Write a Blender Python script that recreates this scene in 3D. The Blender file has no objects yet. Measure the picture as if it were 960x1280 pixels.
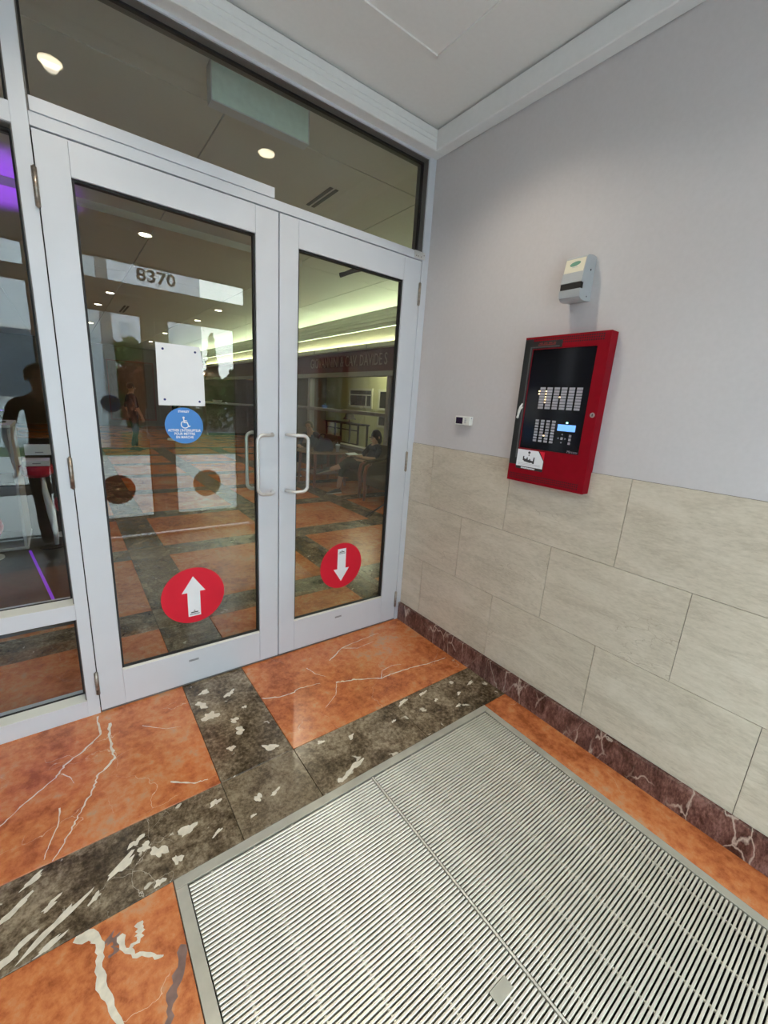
import bpy, bmesh, math, random
from mathutils import Vector, Matrix
random.seed(7)
S = bpy.context.scene
COL = S.collection
PI = math.pi

# ------------------------------------------------------------------ camera
YAW, PITCH, ROLL, FPX = -0.6564, -0.2508, 0.0668, 520.70
CAM = Vector((-1.9033, -2.1917, 1.5703))
_f = Vector((-math.sin(YAW)*math.cos(PITCH), math.cos(YAW)*math.cos(PITCH), math.sin(PITCH)))
_r0 = Vector((math.cos(YAW), math.sin(YAW), 0)); _u0 = _r0.cross(_f)
_r = _r0*math.cos(ROLL)+_u0*math.sin(ROLL); _u = _u0*math.cos(ROLL)-_r0*math.sin(ROLL)
cd = bpy.data.cameras.new('camera'); cam = bpy.data.objects.new('camera', cd); COL.objects.link(cam)
cam.matrix_world = Matrix(((_r.x, _u.x, -_f.x, CAM.x), (_r.y, _u.y, -_f.y, CAM.y), (_r.z, _u.z, -_f.z, CAM.z), (0, 0, 0, 1)))
cd.sensor_fit = 'AUTO'; cd.sensor_width = 36.0; cd.lens = FPX/1280*36; cd.clip_start = 0.02; cd.clip_end = 300
S.camera = cam

# ------------------------------------------------------------------ world: bright overcast sky
W = bpy.data.worlds.new('sky'); S.world = W; W.use_nodes = True
nt = W.node_tree; nt.nodes.clear()
_o = nt.nodes.new('ShaderNodeOutputWorld'); _b = nt.nodes.new('ShaderNodeBackground')
_tc = nt.nodes.new('ShaderNodeTexCoord'); _sx = nt.nodes.new('ShaderNodeSeparateXYZ'); _cr = nt.nodes.new('ShaderNodeValToRGB')
_cr.color_ramp.elements[0].position = 0.0; _cr.color_ramp.elements[0].color = (0.97, 0.985, 1.0, 1)
_cr.color_ramp.elements[1].position = 0.9; _cr.color_ramp.elements[1].color = (0.76, 0.90, 1.0, 1)
nt.links.new(_tc.outputs['Generated'], _sx.inputs[0]); nt.links.new(_sx.outputs['Z'], _cr.inputs[0])
nt.links.new(_cr.outputs[0], _b.inputs['Color']); nt.links.new(_b.outputs[0], _o.inputs[0])
_b.inputs['Strength'].default_value = 11.0
S.view_settings.view_transform = 'Standard'; S.view_settings.look = 'None'
S.view_settings.gamma = 1.0; S.view_settings.use_curve_mapping = False
S.view_settings.exposure = 0.0
LAMP_W = 44.0          # vestibule downlights
LOBBY_W = 34.0         # lobby downlights

# ------------------------------------------------------------------ material helpers
MATS = {}
def mat(name, col=(0.5, 0.5, 0.5), rough=0.5, metal=0.0, spec=0.5, emit=None, es=0.0, noise=0.0, nscale=8.0, bump=0.0, coat=0.0, stretch=None):
    if name in MATS: return MATS[name]
    m = bpy.data.materials.new(name); m.use_nodes = True; N = m.node_tree; b = N.nodes['Principled BSDF']
    b.inputs['Base Color'].default_value = (*col, 1); b.inputs['Roughness'].default_value = rough
    b.inputs['Metallic'].default_value = metal; b.inputs['Specular IOR Level'].default_value = spec
    b.inputs['Coat Weight'].default_value = coat
    if emit: b.inputs['Emission Color'].default_value = (*emit, 1); b.inputs['Emission Strength'].default_value = es
    if noise or bump:
        tc = N.nodes.new('ShaderNodeTexCoord'); nz = N.nodes.new('ShaderNodeTexNoise')
        nz.inputs['Scale'].default_value = nscale; nz.inputs['Detail'].default_value = 6
        src = tc.outputs['Object']
        if stretch:
            mp = N.nodes.new('ShaderNodeMapping'); mp.inputs['Scale'].default_value = stretch
            N.links.new(src, mp.inputs[0]); src = mp.outputs[0]
        N.links.new(src, nz.inputs['Vector'])
        if noise:
            cr = N.nodes.new('ShaderNodeValToRGB')
            cr.color_ramp.elements[0].position = 0.3; cr.color_ramp.elements[1].position = 0.7
            cr.color_ramp.elements[0].color = (*[c*(1-noise) for c in col], 1)
            cr.color_ramp.elements[1].color = (*[min(1, c*(1+noise)) for c in col], 1)
            N.links.new(nz.outputs['Fac'], cr.inputs[0]); N.links.new(cr.outputs[0], b.inputs['Base Color'])
        if bump:
            bp = N.nodes.new('ShaderNodeBump'); bp.inputs['Strength'].default_value = bump; bp.inputs['Distance'].default_value = 0.003
            N.links.new(nz.outputs['Fac'], bp.inputs['Height']); N.links.new(bp.outputs[0], b.inputs['Normal'])
    MATS[name] = m; return m

def glass_mat(name, tint=(0.93, 0.96, 0.94), ior=1.52):
    if name in MATS: return MATS[name]
    m = bpy.data.materials.new(name); m.use_nodes = True; N = m.node_tree; N.nodes.clear()
    o = N.nodes.new('ShaderNodeOutputMaterial'); mx = N.nodes.new('ShaderNodeMixShader')
    t = N.nodes.new('ShaderNodeBsdfTransparent'); t.inputs[0].default_value = (*tint, 1)
    g = N.nodes.new('ShaderNodeBsdfGlossy'); g.inputs['Roughness'].default_value = 0.0; g.inputs['Color'].default_value = (1, 1, 1, 1)
    fr = N.nodes.new('ShaderNodeFresnel'); ge = N.nodes.new('ShaderNodeNewGeometry')
    mr = N.nodes.new('ShaderNodeMapRange'); mr.inputs['To Min'].default_value = ior; mr.inputs['To Max'].default_value = 1/ior
    N.links.new(ge.outputs['Backfacing'], mr.inputs['Value']); N.links.new(mr.outputs[0], fr.inputs['IOR'])
    N.links.new(fr.outputs[0], mx.inputs[0]); N.links.new(t.outputs[0], mx.inputs[1]); N.links.new(g.outputs[0], mx.inputs[2])
    N.links.new(mx.outputs[0], o.inputs[0]); MATS[name] = m; return m

def ramp(N, src, stops):
    cr = N.nodes.new('ShaderNodeValToRGB'); e = cr.color_ramp.elements
    while len(e) > 1: e.remove(e[-1])
    e[0].position = stops[0][0]; e[0].color = (*stops[0][1], 1)
    for p, c in stops[1:]:
        k = e.new(p); k.color = (*c, 1)
    N.links.new(src, cr.inputs[0]); return cr.outputs[0]

def marble(name, stops, vein_col, vein_scale=1.6, vein_w=0.012, vein_mask=0.52, nscale=3.0, patch=None, rough=0.2, stretch=(1, 1, 1), fine=0.9):
    m = bpy.data.materials.new(name); m.use_nodes = True; N = m.node_tree; L = N.links; b = N.nodes['Principled BSDF']
    tc = N.nodes.new('ShaderNodeTexCoord'); oi = N.nodes.new('ShaderNodeObjectInfo')
    mp = N.nodes.new('ShaderNodeMapping'); mp.inputs['Scale'].default_value = stretch
    ad = N.nodes.new('ShaderNodeVectorMath'); ad.operation = 'ADD'
    sc = N.nodes.new('ShaderNodeVectorMath'); sc.operation = 'SCALE'; sc.inputs[0].default_value = (31.0, 17.0, 9.0)
    L.new(oi.outputs['Random'], sc.inputs['Scale']); L.new(tc.outputs['Object'], mp.inputs[0])
    L.new(mp.outputs[0], ad.inputs[0]); L.new(sc.outputs[0], ad.inputs[1]); P = ad.outputs[0]
    n1 = N.nodes.new('ShaderNodeTexNoise'); n1.inputs['Scale'].default_value = nscale; n1.inputs['Detail'].default_value = 9
    n1.inputs['Roughness'].default_value = 0.62; n1.inputs['Distortion'].default_value = 0.7; L.new(P, n1.inputs['Vector'])
    nf = N.nodes.new('ShaderNodeTexNoise'); nf.inputs['Scale'].default_value = nscale*9; nf.inputs['Detail'].default_value = 8; nf.inputs['Roughness'].default_value = 0.7; L.new(P, nf.inputs['Vector'])
    ma = N.nodes.new('ShaderNodeMath'); ma.operation = 'MULTIPLY_ADD'; ma.inputs[1].default_value = fine; ma.inputs[2].default_value = -fine/2; L.new(nf.outputs['Fac'], ma.inputs[0])
    mb_ = N.nodes.new('ShaderNodeMath'); mb_.operation = 'ADD'; L.new(n1.outputs['Fac'], mb_.inputs[0]); L.new(ma.outputs[0], mb_.inputs[1])
    base = ramp(N, mb_.outputs[0], stops)
    # distorted cell-edge veins
    nd = N.nodes.new('ShaderNodeTexNoise'); nd.inputs['Scale'].default_value = 5.0; nd.inputs['Detail'].default_value = 5; L.new(P, nd.inputs['Vector'])
    s2 = N.nodes.new('ShaderNodeVectorMath'); s2.operation = 'SCALE'; s2.inputs['Scale'].default_value = 0.22; L.new(nd.outputs['Color'], s2.inputs[0])
    a2 = N.nodes.new('ShaderNodeVectorMath'); a2.operation = 'ADD'; L.new(P, a2.inputs[0]); L.new(s2.outputs[0], a2.inputs[1])
    vo = N.nodes.new('ShaderNodeTexVoronoi'); vo.feature = 'DISTANCE_TO_EDGE'; vo.inputs['Scale'].default_value = vein_scale; L.new(a2.outputs[0], vo.inputs['Vector'])
    vm = ramp(N, vo.outputs['Distance'], [(0, (1, 1, 1)), (vein_w, (0, 0, 0))])
    nm = N.nodes.new('ShaderNodeTexNoise'); nm.inputs['Scale'].default_value = 2.3; nm.inputs['Detail'].default_value = 3; L.new(a2.outputs[0], nm.inputs['Vector'])
    mm = ramp(N, nm.outputs['Fac'], [(vein_mask, (0, 0, 0)), (vein_mask+0.08, (1, 1, 1))])
    mu = N.nodes.new('ShaderNodeMix'); mu.data_type = 'RGBA'; mu.blend_type = 'MULTIPLY'; mu.inputs[0].default_value = 1
    L.new(vm, mu.inputs[6]); L.new(mm, mu.inputs[7]); fac = mu.outputs[2]
    if patch:
        np_ = N.nodes.new('ShaderNodeTexNoise'); np_.inputs['Scale'].default_value = patch[0]; np_.inputs['Detail'].default_value = 4
        np_.inputs['Distortion'].default_value = 0.4; L.new(P, np_.inputs['Vector'])
        pm = ramp(N, np_.outputs['Fac'], [(patch[1], (0, 0, 0)), (patch[1]+0.025, (1, 1, 1))])
        mxm = N.nodes.new('ShaderNodeMix'); mxm.data_type = 'RGBA'; mxm.blend_type = 'LIGHTEN'; mxm.inputs[0].default_value = 1
        L.new(fac, mxm.inputs[6]); L.new(pm, mxm.inputs[7]); fac = mxm.outputs[2]
    mx = N.nodes.new('ShaderNodeMix'); mx.data_type = 'RGBA'; L.new(fac, mx.inputs[0]); L.new(base, mx.inputs[6]); mx.inputs[7].default_value = (*vein_col, 1)
    L.new(mx.outputs[2], b.inputs['Base Color']); b.inputs['Roughness'].default_value = rough
    MATS[name] = m; return m

ORANGE = marble('orange_marble', [(0.30, (0.29, 0.075, 0.024)), (0.43, (0.46, 0.135, 0.043)), (0.53, (0.55, 0.182, 0.062)), (0.63, (0.55, 0.235, 0.10)), (0.74, (0.45, 0.27, 0.155))], (0.70, 0.52, 0.36), 3.2, 0.0035, 0.55, 2.6, rough=0.24)
DARK = marble('brown_marble', [(0.30, (0.032, 0.021, 0.011)), (0.43, (0.085, 0.058, 0.032)), (0.55, (0.175, 0.128, 0.08)), (0.70, (0.32, 0.25, 0.17))], (0.55, 0.48, 0.38), 9.0, 0.008, 0.62, 6.0, patch=(14.0, 0.68), rough=0.22)
TAUPE = marble('taupe_marble', [(0.32, (0.075, 0.052, 0.03)), (0.5, (0.18, 0.132, 0.082)), (0.68, (0.29, 0.225, 0.15))], (0.55, 0.48, 0.38), 9.0, 0.010, 0.60, 10.0, patch=(8.0, 0.74), rough=0.22)
WINE = marble('wine_marble', [(0.32, (0.055, 0.023, 0.019)), (0.5, (0.13, 0.060, 0.050)), (0.68, (0.25, 0.135, 0.115))], (0.50, 0.40, 0.34), 6.0, 0.035, 0.46, 7.0, rough=0.25, stretch=(1, 1.6, 0.7))
VEINW = mat('vein_white', (0.64, 0.57, 0.46), 0.28, noise=0.15, nscale=40)
VEING = mat('vein_grey', (0.20, 0.12, 0.10), 0.28, noise=0.25, nscale=30)
TILE = marble('stone_tile', [(0.30, (0.46, 0.40, 0.315)), (0.5, (0.555, 0.49, 0.395)), (0.70, (0.62, 0.555, 0.46))], (0.40, 0.34, 0.26), 16.0, 0.03, 0.58, 6.0, rough=0.42, stretch=(1, 0.6, 2.2))
PLASTER = mat('plaster', (0.56, 0.535, 0.545), 0.75, noise=0.02, nscale=60, bump=0.08)
CEIL = mat('ceiling_paint', (0.76, 0.745, 0.73), 0.8, noise=0.015, nscale=50)
CORN = mat('cornice_paint', (0.74, 0.745, 0.75), 0.6, noise=0.02, nscale=30)
ALU = mat('aluminium_white', (0.62, 0.645, 0.70), 0.38, metal=0.1, noise=0.02, nscale=6)
ALUD = mat('aluminium_dark', (0.16, 0.155, 0.15), 0.45, metal=0.4, noise=0.05, nscale=10)
STEEL = mat('brushed_steel', (0.62, 0.60, 0.57), 0.3, metal=0.9, noise=0.05, nscale=60)
HANDLE = mat('satin_handle', (0.68, 0.68, 0.67), 0.32, metal=0.65, noise=0.03, nscale=40)
HINGE = mat('hinge_steel', (0.33, 0.29, 0.25), 0.35, metal=0.9, noise=0.3, nscale=60)
GRATE = mat('grate_metal', (0.76, 0.72, 0.64), 0.40, metal=0.6, noise=0.10, nscale=9)
GFRAME = mat('grate_frame', (0.50, 0.48, 0.41), 0.42, metal=0.55, noise=0.10, nscale=14)
BLACK = mat('black_rubber', (0.012, 0.012, 0.013), 0.6, noise=0.1, nscale=20)
PIT = mat('pit_dark', (0.01, 0.01, 0.01), 0.9, noise=0.2, nscale=20)
GROUT = mat('grout', (0.16, 0.14, 0.12), 0.9, noise=0.1, nscale=30)
GLASS = glass_mat('pane_glass')
RED = mat('red_enamel', (0.24, 0.002, 0.010), 0.6, spec=0.12, noise=0.05, nscale=30)
STICK = mat('red_vinyl', (0.68, 0.012, 0.035), 0.5, spec=0.3, noise=0.03, nscale=12)
WHITE = mat('white_vinyl', (0.80, 0.82, 0.86), 0.45, noise=0.01, nscale=12)
BLUE = mat('blue_vinyl', (0.045, 0.22, 0.62), 0.4, noise=0.03, nscale=12)
PAPER = mat('white_paper', (0.78, 0.80, 0.84), 0.7, noise=0.01, nscale=15)
NAVY = mat('navy_dot', (0.01, 0.02, 0.16), 0.5, noise=0.05, nscale=30)
INK = mat('print_ink', (0.03, 0.03, 0.035), 0.6, noise=0.05, nscale=30)
PLG = mat('grey_plastic', (0.40, 0.42, 0.44), 0.35, noise=0.03, nscale=20)
CREAM = mat('cream_label', (0.70, 0.66, 0.52), 0.5, noise=0.02, nscale=20)
GREEN = mat('green_print', (0.10, 0.25, 0.17), 0.5, noise=0.1, nscale=40)
BGLASS = mat('black_panel', (0.006, 0.007, 0.011), 0.12, noise=0.2, nscale=3)
BEZEL = mat('black_bezel', (0.018, 0.018, 0.018), 0.3, noise=0.1, nscale=10)
KEY = mat('grey_key', (0.36, 0.35, 0.40), 0.5, noise=0.08, nscale=150)
PLW = mat('white_plastic', (0.74, 0.74, 0.70), 0.4, noise=0.02, nscale=20)

# ------------------------------------------------------------------ geometry helpers (all take WORLD coordinates)
ORG = {}
def org(p): return ORG.get(p.name, Vector((0, 0, 0))) if p else Vector((0, 0, 0))
def link(name, me, m, parent, loc):
    """me holds coordinates relative to loc (world)."""
    o = bpy.data.objects.new(name, me); COL.objects.link(o)
    if m and not me.materials:
        for k in (m if isinstance(m, (list, tuple)) else [m]): me.materials.append(k)
    o.parent = parent; o.location = Vector(loc)-org(parent); ORG[o.name] = Vector(loc); return o
def mesh(name, V, F, m, parent=None, smooth=False, fm=None):
    V = [Vector(v) for v in V]
    mn = Vector((min(v.x for v in V), min(v.y for v in V), min(v.z for v in V)))
    mx = Vector((max(v.x for v in V), max(v.y for v in V), max(v.z for v in V)))
    c = Vector(((mn.x+mx.x)/2, (mn.y+mx.y)/2, mn.z))
    me = bpy.data.meshes.new(name); me.from_pydata([v-c for v in V], [], F)
    o = link(name, me, m, parent, c)
    if fm:
        for p, i in zip(me.polygons, fm): p.material_index = i
    if smooth:
        for p in me.polygons: p.use_smooth = True
    me.update(); return o
BF = [(0, 3, 2, 1), (4, 5, 6, 7), (0, 1, 5, 4), (1, 2, 6, 5), (2, 3, 7, 6), (3, 0, 4, 7)]
def boxv(x0, x1, y0, y1, z0, z1):
    return [(x0, y0, z0), (x1, y0, z0), (x1, y1, z0), (x0, y1, z0), (x0, y0, z1), (x1, y0, z1), (x1, y1, z1), (x0, y1, z1)]
class MB:
    def __init__(s): s.V = []; s.F = []; s.M = []
    def add(s, V, F, mi=0):
        n = len(s.V); s.V += [tuple(v) for v in V]; s.F += [tuple(i+n for i in f) for f in F]; s.M += [mi]*len(F); return s
    def box(s, x0, x1, y0, y1, z0, z1, mi=0): return s.add(boxv(min(x0, x1), max(x0, x1), min(y0, y1), max(y0, y1), min(z0, z1), max(z0, z1)), BF, mi)
    def tube(s, pts, r, seg=8, mi=0, caps=True):
        pts = [Vector(p) for p in pts]; n = len(pts); V = []; F = []
        rr = r if isinstance(r, (list, tuple)) else [r]*n
        up = None
        for i, p in enumerate(pts):
            t = (pts[min(i+1, n-1)]-pts[max(i-1, 0)]).normalized()
            if up is None: up = Vector((0, 0, 1)) if abs(t.z) < 0.9 else Vector((1, 0, 0))
            a = up-t*up.dot(t)
            if a.length < 1e-6: a = t.orthogonal()
            a.normalize(); up = a; b = t.cross(a)
            for k in range(seg):
                an = 2*PI*k/seg; V.append(p+(a*math.cos(an)+b*math.sin(an))*rr[i])
        for i in range(n-1):
            for k in range(seg):
                k2 = (k+1) % seg; F.append((i*seg+k, i*seg+k2, (i+1)*seg+k2, (i+1)*seg+k))
        if caps: F.append(tuple(range(seg-1, -1, -1))); F.append(tuple((n-1)*seg+k for k in range(seg)))
        return s.add(V, F, mi)
    def lathe(s, c, prof, seg=20, mi=0, sy=1.0):
        V = []; F = []; n = len(prof)
        for r, z in prof:
            for k in range(seg):
                a = 2*PI*k/seg; V.append((c[0]+r*math.cos(a), c[1]+r*math.sin(a)*sy, c[2]+z))
        for i in range(n-1):
            for k in range(seg):
                k2 = (k+1) % seg; F.append((i*seg+k, i*seg+k2, (i+1)*seg+k2, (i+1)*seg+k))
        F.append(tuple(range(seg-1, -1, -1))); F.append(tuple((n-1)*seg+k for k in range(seg)))
        return s.add(V, F, mi)
    def poly(s, pts, mi=0):
        return s.add(pts, [tuple(range(len(pts)))], mi)
    def prism(s, prof, fn, a, b, mi=0):
        """prof 2-D outline; fn(u, v, w) -> xyz; extruded from w=a to w=b."""
        n = len(prof); V = [fn(u, v, a) for u, v in prof]+[fn(u, v, b) for u, v in prof]
        F = [tuple(range(n-1, -1, -1)), tuple(range(n, 2*n))]+[(i, (i+1) % n, (i+1) % n+n, i+n) for i in range(n)]
        return s.add(V, F, mi)
    def obj(s, name, m, parent=None, smooth=False): return mesh(name, s.V, s.F, m, parent, smooth, s.M if any(s.M) else None)
def fixn(o):
    bm = bmesh.new(); bm.from_mesh(o.data); bmesh.ops.recalc_face_normals(bm, faces=bm.faces[:]); bm.to_mesh(o.data); bm.free(); return o
def box(name, x0, x1, y0, y1, z0, z1, m, parent=None, bevel=0.0):
    o = MB().box(x0, x1, y0, y1, z0, z1).obj(name, m, parent)
    if bevel: bev(o, bevel)
    return o
def bev(o, w, seg=2):
    bm = bmesh.new(); bm.from_mesh(o.data)
    bmesh.ops.bevel(bm, geom=bm.edges[:], offset=w, segments=seg, affect='EDGES', profile=0.5, clamp_overlap=True); bm.to_mesh(o.data); bm.free()
    if seg > 1:
        for p in o.data.polygons: p.use_smooth = False
    return o
def smooth(o, ang=0.7):
    for p in o.data.polygons: p.use_smooth = True
    try: o.data.set_sharp_from_angle(angle=ang)
    except Exception: pass
    return o
def empty(name, loc, kind=None):
    o = bpy.data.objects.new(name, None); o.empty_display_size = 0.1; COL.objects.link(o); o.location = loc; ORG[o.name] = Vector(loc)
    if kind: o['kind'] = kind
    return o
def tag(o, label, cat, group=None, kind=None):
    o['label'] = label; o['category'] = cat
    if group: o['group'] = group
    if kind: o['kind'] = kind
    return o
def thing(name, loc, label, cat, group=None): return tag(empty(name, loc), label, cat, group)
def struct(o): o['kind'] = 'structure'; return o
def stuff(o, label=None):
    o['kind'] = 'stuff'
    if label: o['label'] = label
    return o
def lab(o, l): o['label'] = l; return o

def text(name, s, size, pos, ux, uy, m, parent, depth=0.0, align='CENTER', stretch=1.0, bold=0.0):
    """pos world centre, ux reading direction, uy up direction."""
    cu = bpy.data.curves.new(name, 'FONT'); cu.body = s; cu.size = size; cu.align_x = align; cu.align_y = 'CENTER'; cu.extrude = depth; cu.offset = bold; cu.resolution_u = 3
    t = bpy.data.objects.new(name, cu); COL.objects.link(t)
    dg = bpy.context.evaluated_depsgraph_get(); me = bpy.data.meshes.new_from_object(t.evaluated_get(dg)); bpy.data.objects.remove(t); bpy.data.curves.remove(cu)
    ux = Vector(ux).normalized(); uy = Vector(uy).normalized(); uz = ux.cross(uy)
    for v in me.vertices:
        c = v.co.copy(); v.co = ux*c.x*stretch+uy*c.y+uz*c.z
    me.materials.clear(); return link(name, me, m, parent, pos)

def disc(name, c, r, nrm_y, m, parent, seg=40, y=None):
    """thin round vinyl in the XZ plane; nrm_y = -1 faces -Y"""
    t = 0.0006; V = []; F = []
    for yy in (0, t*nrm_y):
        for k in range(seg):
            a = 2*PI*k/seg; V.append((c[0]+r*math.cos(a), c[1]+yy, c[2]+r*math.sin(a)))
    F = [tuple(range(seg)), tuple(range(2*seg-1, seg-1, -1))]+[(k, (k+1) % seg, (k+1) % seg+seg, k+seg) for k in range(seg)]
    return fixn(mesh(name, V, F, m, parent))
def ribbon(pts, w):
    """2-D polyline -> list of quads (2-D)"""
    q = []
    for (a, b), (c, d) in zip(pts[:-1], pts[1:]):
        dx, dy = c-a, d-b; l = math.hypot(dx, dy) or 1; nx, ny = -dy/l*w/2, dx/l*w/2; ex, ey = dx/l*w*0.3, dy/l*w*0.3
        q.append([(a-ex+nx, b-ey+ny), (a-ex-nx, b-ey-ny), (c+ex-nx, d+ey-ny), (c+ex+nx, d+ey+ny)])
    return q
def decal(name, polys, c, ux, uy, m, parent, off=0.0012):
    ux = Vector(ux); uy = Vector(uy); n = ux.cross(uy); mb = MB(); c = Vector(c)
    for i, p in enumerate(polys): mb.poly([c+ux*u+uy*v+n*(off+i*1e-5) for u, v in p])
    return mb.obj(name, m, parent)

# ================================================================== SETTING: vestibule shell
CZ = 3.10           # vestibule ceiling
YO = -2.80          # inner face of the outer entrance
XL = -3.00          # left vestibule wall
LZ = 3.21           # lobby ceiling
# floor: base slab with marble slabs as children
floor = struct(box('floor', -6.5, 6.5, YO-0.1, 20.0, -0.30, -0.26, PIT))
bed = MB()
GX0, GX1, GY0, GY1 = -1.767, -0.20, -1.005, -2.74      # grate opening
for (a, b, c, d) in ((-6.5, 6.5, GY0, 20.0), (-6.5, GX0, YO-0.1, GY0), (GX1, 6.5, YO-0.1, GY0), (GX0, GX1, YO-0.1, GY1)):
    bed.box(a, b, c, d, -0.26, -0.022)
bed.obj('mortar_bed', GROUT, floor)
slab_cache = {}
def slab(x0, x1, y0, y1, m, g=0.0012, top=0.0):
    key = (round(x1-x0, 4), round(y1-y0, 4), m.name)
    if key not in slab_cache:
        hx, hy = (x1-x0)/2-g, (y1-y0)/2-g
        me = bpy.data.meshes.new('marble_slab'); e = 0.001
        V = boxv(-hx, hx, -hy, hy, -0.02, -e)+[(-hx+e, -hy+e, 0), (hx-e, -hy+e, 0), (hx-e, hy-e, 0), (-hx+e, hy-e, 0)]
        F = [(0, 3, 2, 1), (0, 1, 5, 4), (1, 2, 6, 5), (2, 3, 7, 6), (3, 0, 4, 7), (4, 5, 9, 8), (5, 6, 10, 9), (6, 7, 11, 10), (7, 4, 8, 11), (8, 9, 10, 11)]
        me.from_pydata(V, [], F); me.materials.append(m); slab_cache[key] = me
    return link('marble_slab', slab_cache[key], None, floor, ((x0+x1)/2, (y0+y1)/2, top))
XB = [(-1.53+1.47*k, -1.205+1.47*k) for k in range(-3, 4)]
YB = [(0.705+1.44*k, 1.005+1.44*k) for k in range(0, 8)]
# vestibule slabs
sA = slab(-1.205, 0.0, -0.718, 0.02, ORANGE); sB = slab(-2.68, -1.53, -0.718, 0.02, ORANGE)
sV = slab(-1.53, -1.205, -0.718, 0.02, DARK); sQ = slab(-1.53, -1.205, -1.005, -0.718, TAUPE)
sR1 = slab(-1.205, -0.62, -1.005, -0.718, DARK); sR2 = slab(-0.62, 0.0, -1.005, -0.718, DARK)
sL = slab(-2.68, -1.53, -1.005, -0.718, DARK)
sC = slab(-2.68, GX0, -2.16, -1.005, ORANGE); slab(-2.68, GX0, YO, -2.16, DARK)
slab(XL, -2.68, -0.718, 0.02, DARK); slab(XL, -2.68, -1.005, -0.718, TAUPE); slab(XL, -2.68, -2.16, -1.005, DARK); slab(XL, -2.68, YO, -2.16, TAUPE)
slab(GX1, 0.0, -2.45, -1.005, ORANGE); slab(GX1, 0.0, YO, -2.45, ORANGE); slab(GX0, GX1, YO, GY1, DARK)
# lobby slabs, strip by strip
ycuts = [(0.02, YB[0][0], 0)]
for k, (a, b) in enumerate(YB):
    ycuts.append((a, b, 1))
    if k+1 < len(YB): ycuts.append((b, YB[k+1][0], 0))
xc = []
for k, (a, b) in enumerate(XB):
    xc.append((a, b, 1))
    if k+1 < len(XB): xc.append((b, XB[k+1][0], 0))
for (ya, yb, ky) in ycuts:
    for (xa, xb, kx) in xc:
        if xa > 3.2 or xb < -4.3: continue
        slab(xa, xb, ya, yb, TAUPE if (kx and ky) else (DARK if (kx or ky) else ORANGE))
far = box('far_marble', -6.4, 6.4, YB[-1][1]+0.001, 19.9, -0.021, 0.0, ORANGE, floor)
box('far_marble', 3.23, 6.4, 0.2, YB[-1][1], -0.021, -0.0005, DARK, floor)
box('far_marble', -6.4, -4.48, 0.02, YB[-1][1], -0.021, -0.0005, DARK, floor)

# veins and pale patches of the vestibule slabs (flush inlays in the stone)
def jag(pts, w, n=7, j=0.35):
    out = []
    rnd = random.Random(int(abs(pts[0][0]*1000+pts[0][1]*7000)))
    P = []
    for (a, b), (c, d) in zip(pts[:-1], pts[1:]):
        for i in range(n): P.append((a+(c-a)*i/n, b+(d-b)*i/n))
    P.append(pts[-1]); L = []; R = []
    for i, p in enumerate(P):
        q0 = P[max(i-1, 0)]; q1 = P[min(i+1, len(P)-1)]; dx, dy = q1[0]-q0[0], q1[1]-q0[1]; l = math.hypot(dx, dy) or 1
        nx, ny = -dy/l, dx/l; t = i/(len(P)-1); ww = w*(1-0.65*t)*rnd.uniform(0.5, 1.35)/2; o = rnd.uniform(-1, 1)*w*j
        L.append((p[0]+nx*(ww+o), p[1]+ny*(ww+o))); R.append((p[0]-nx*(ww-o), p[1]-ny*(ww-o)))
    return [[L[i], R[i], R[i+1], L[i+1]] for i in range(len(P)-1)]
def patch(cx, cy, a, b, ang, seed):
    rnd = random.Random(seed); n = 18; pts = []
    ph = [rnd.uniform(0, 6.28) for _ in range(4)]
    for k in range(n):
        t = 2*PI*k/n; r = 1+0.28*math.sin(2*t+ph[0])+0.22*math.sin(3*t+ph[1])+0.2*math.sin(5*t+ph[2])+rnd.uniform(-0.15, 0.15)
        x, y = a*r*math.cos(t), b*r*math.sin(t); pts.append((cx+x*math.cos(ang)-y*math.sin(ang), cy+x*math.sin(ang)+y*math.cos(ang)))
    c = (cx, cy); return [[c, pts[k], pts[(k+1) % n]] for k in range(n)]
def inlay(parent, polys, m, clip, z=0.0004):
    mb = MB(); x0, x1, y0, y1 = clip
    for p in polys:
        q = [(min(max(x, x0+0.002), x1-0.002), min(max(y, y0+0.002), y1-0.002), z) for x, y in p]
        mb.poly(q)
    o = mb.obj('vein_inlay', m, parent); fixn(o); 
    if o.data.polygons[0].normal.z < 0: o.data.flip_normals()
    o['kind'] = 'stuff'; return o
vB = [([(-1.92, -0.02), (-1.917, -0.158), (-1.98, -0.227), (-2.046, -0.271), (-2.078, -0.33), (-2.175, -0.406), (-2.238, -0.469), (-2.4, -0.6)], 0.009),
      ([(-1.877, -0.1), (-1.882, -0.236), (-1.876, -0.346), (-1.941, -0.41), (-1.963, -0.484), (-2.01, -0.573), (-2.042, -0.642), (-2.086, -0.715)], 0.011),
      ([(-2.065, -0.498), (-2.069, -0.571), (-2.094, -0.641), (-2.108, -0.696)], 0.005), ([(-2.06, -0.32), (-2.03, -0.36), (-2.02, -0.40)], 0.004),
      ([(-1.70, -0.60), (-1.62, -0.66), (-1.57, -0.67)], 0.008), ([(-1.75, -0.2), (-1.66, -0.28), (-1.6, -0.3)], 0.003)]
inlay(sB, [q for p, w in vB for q in jag(p, w)], VEINW, (-2.68, -1.53, -0.718, 0.02))
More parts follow.
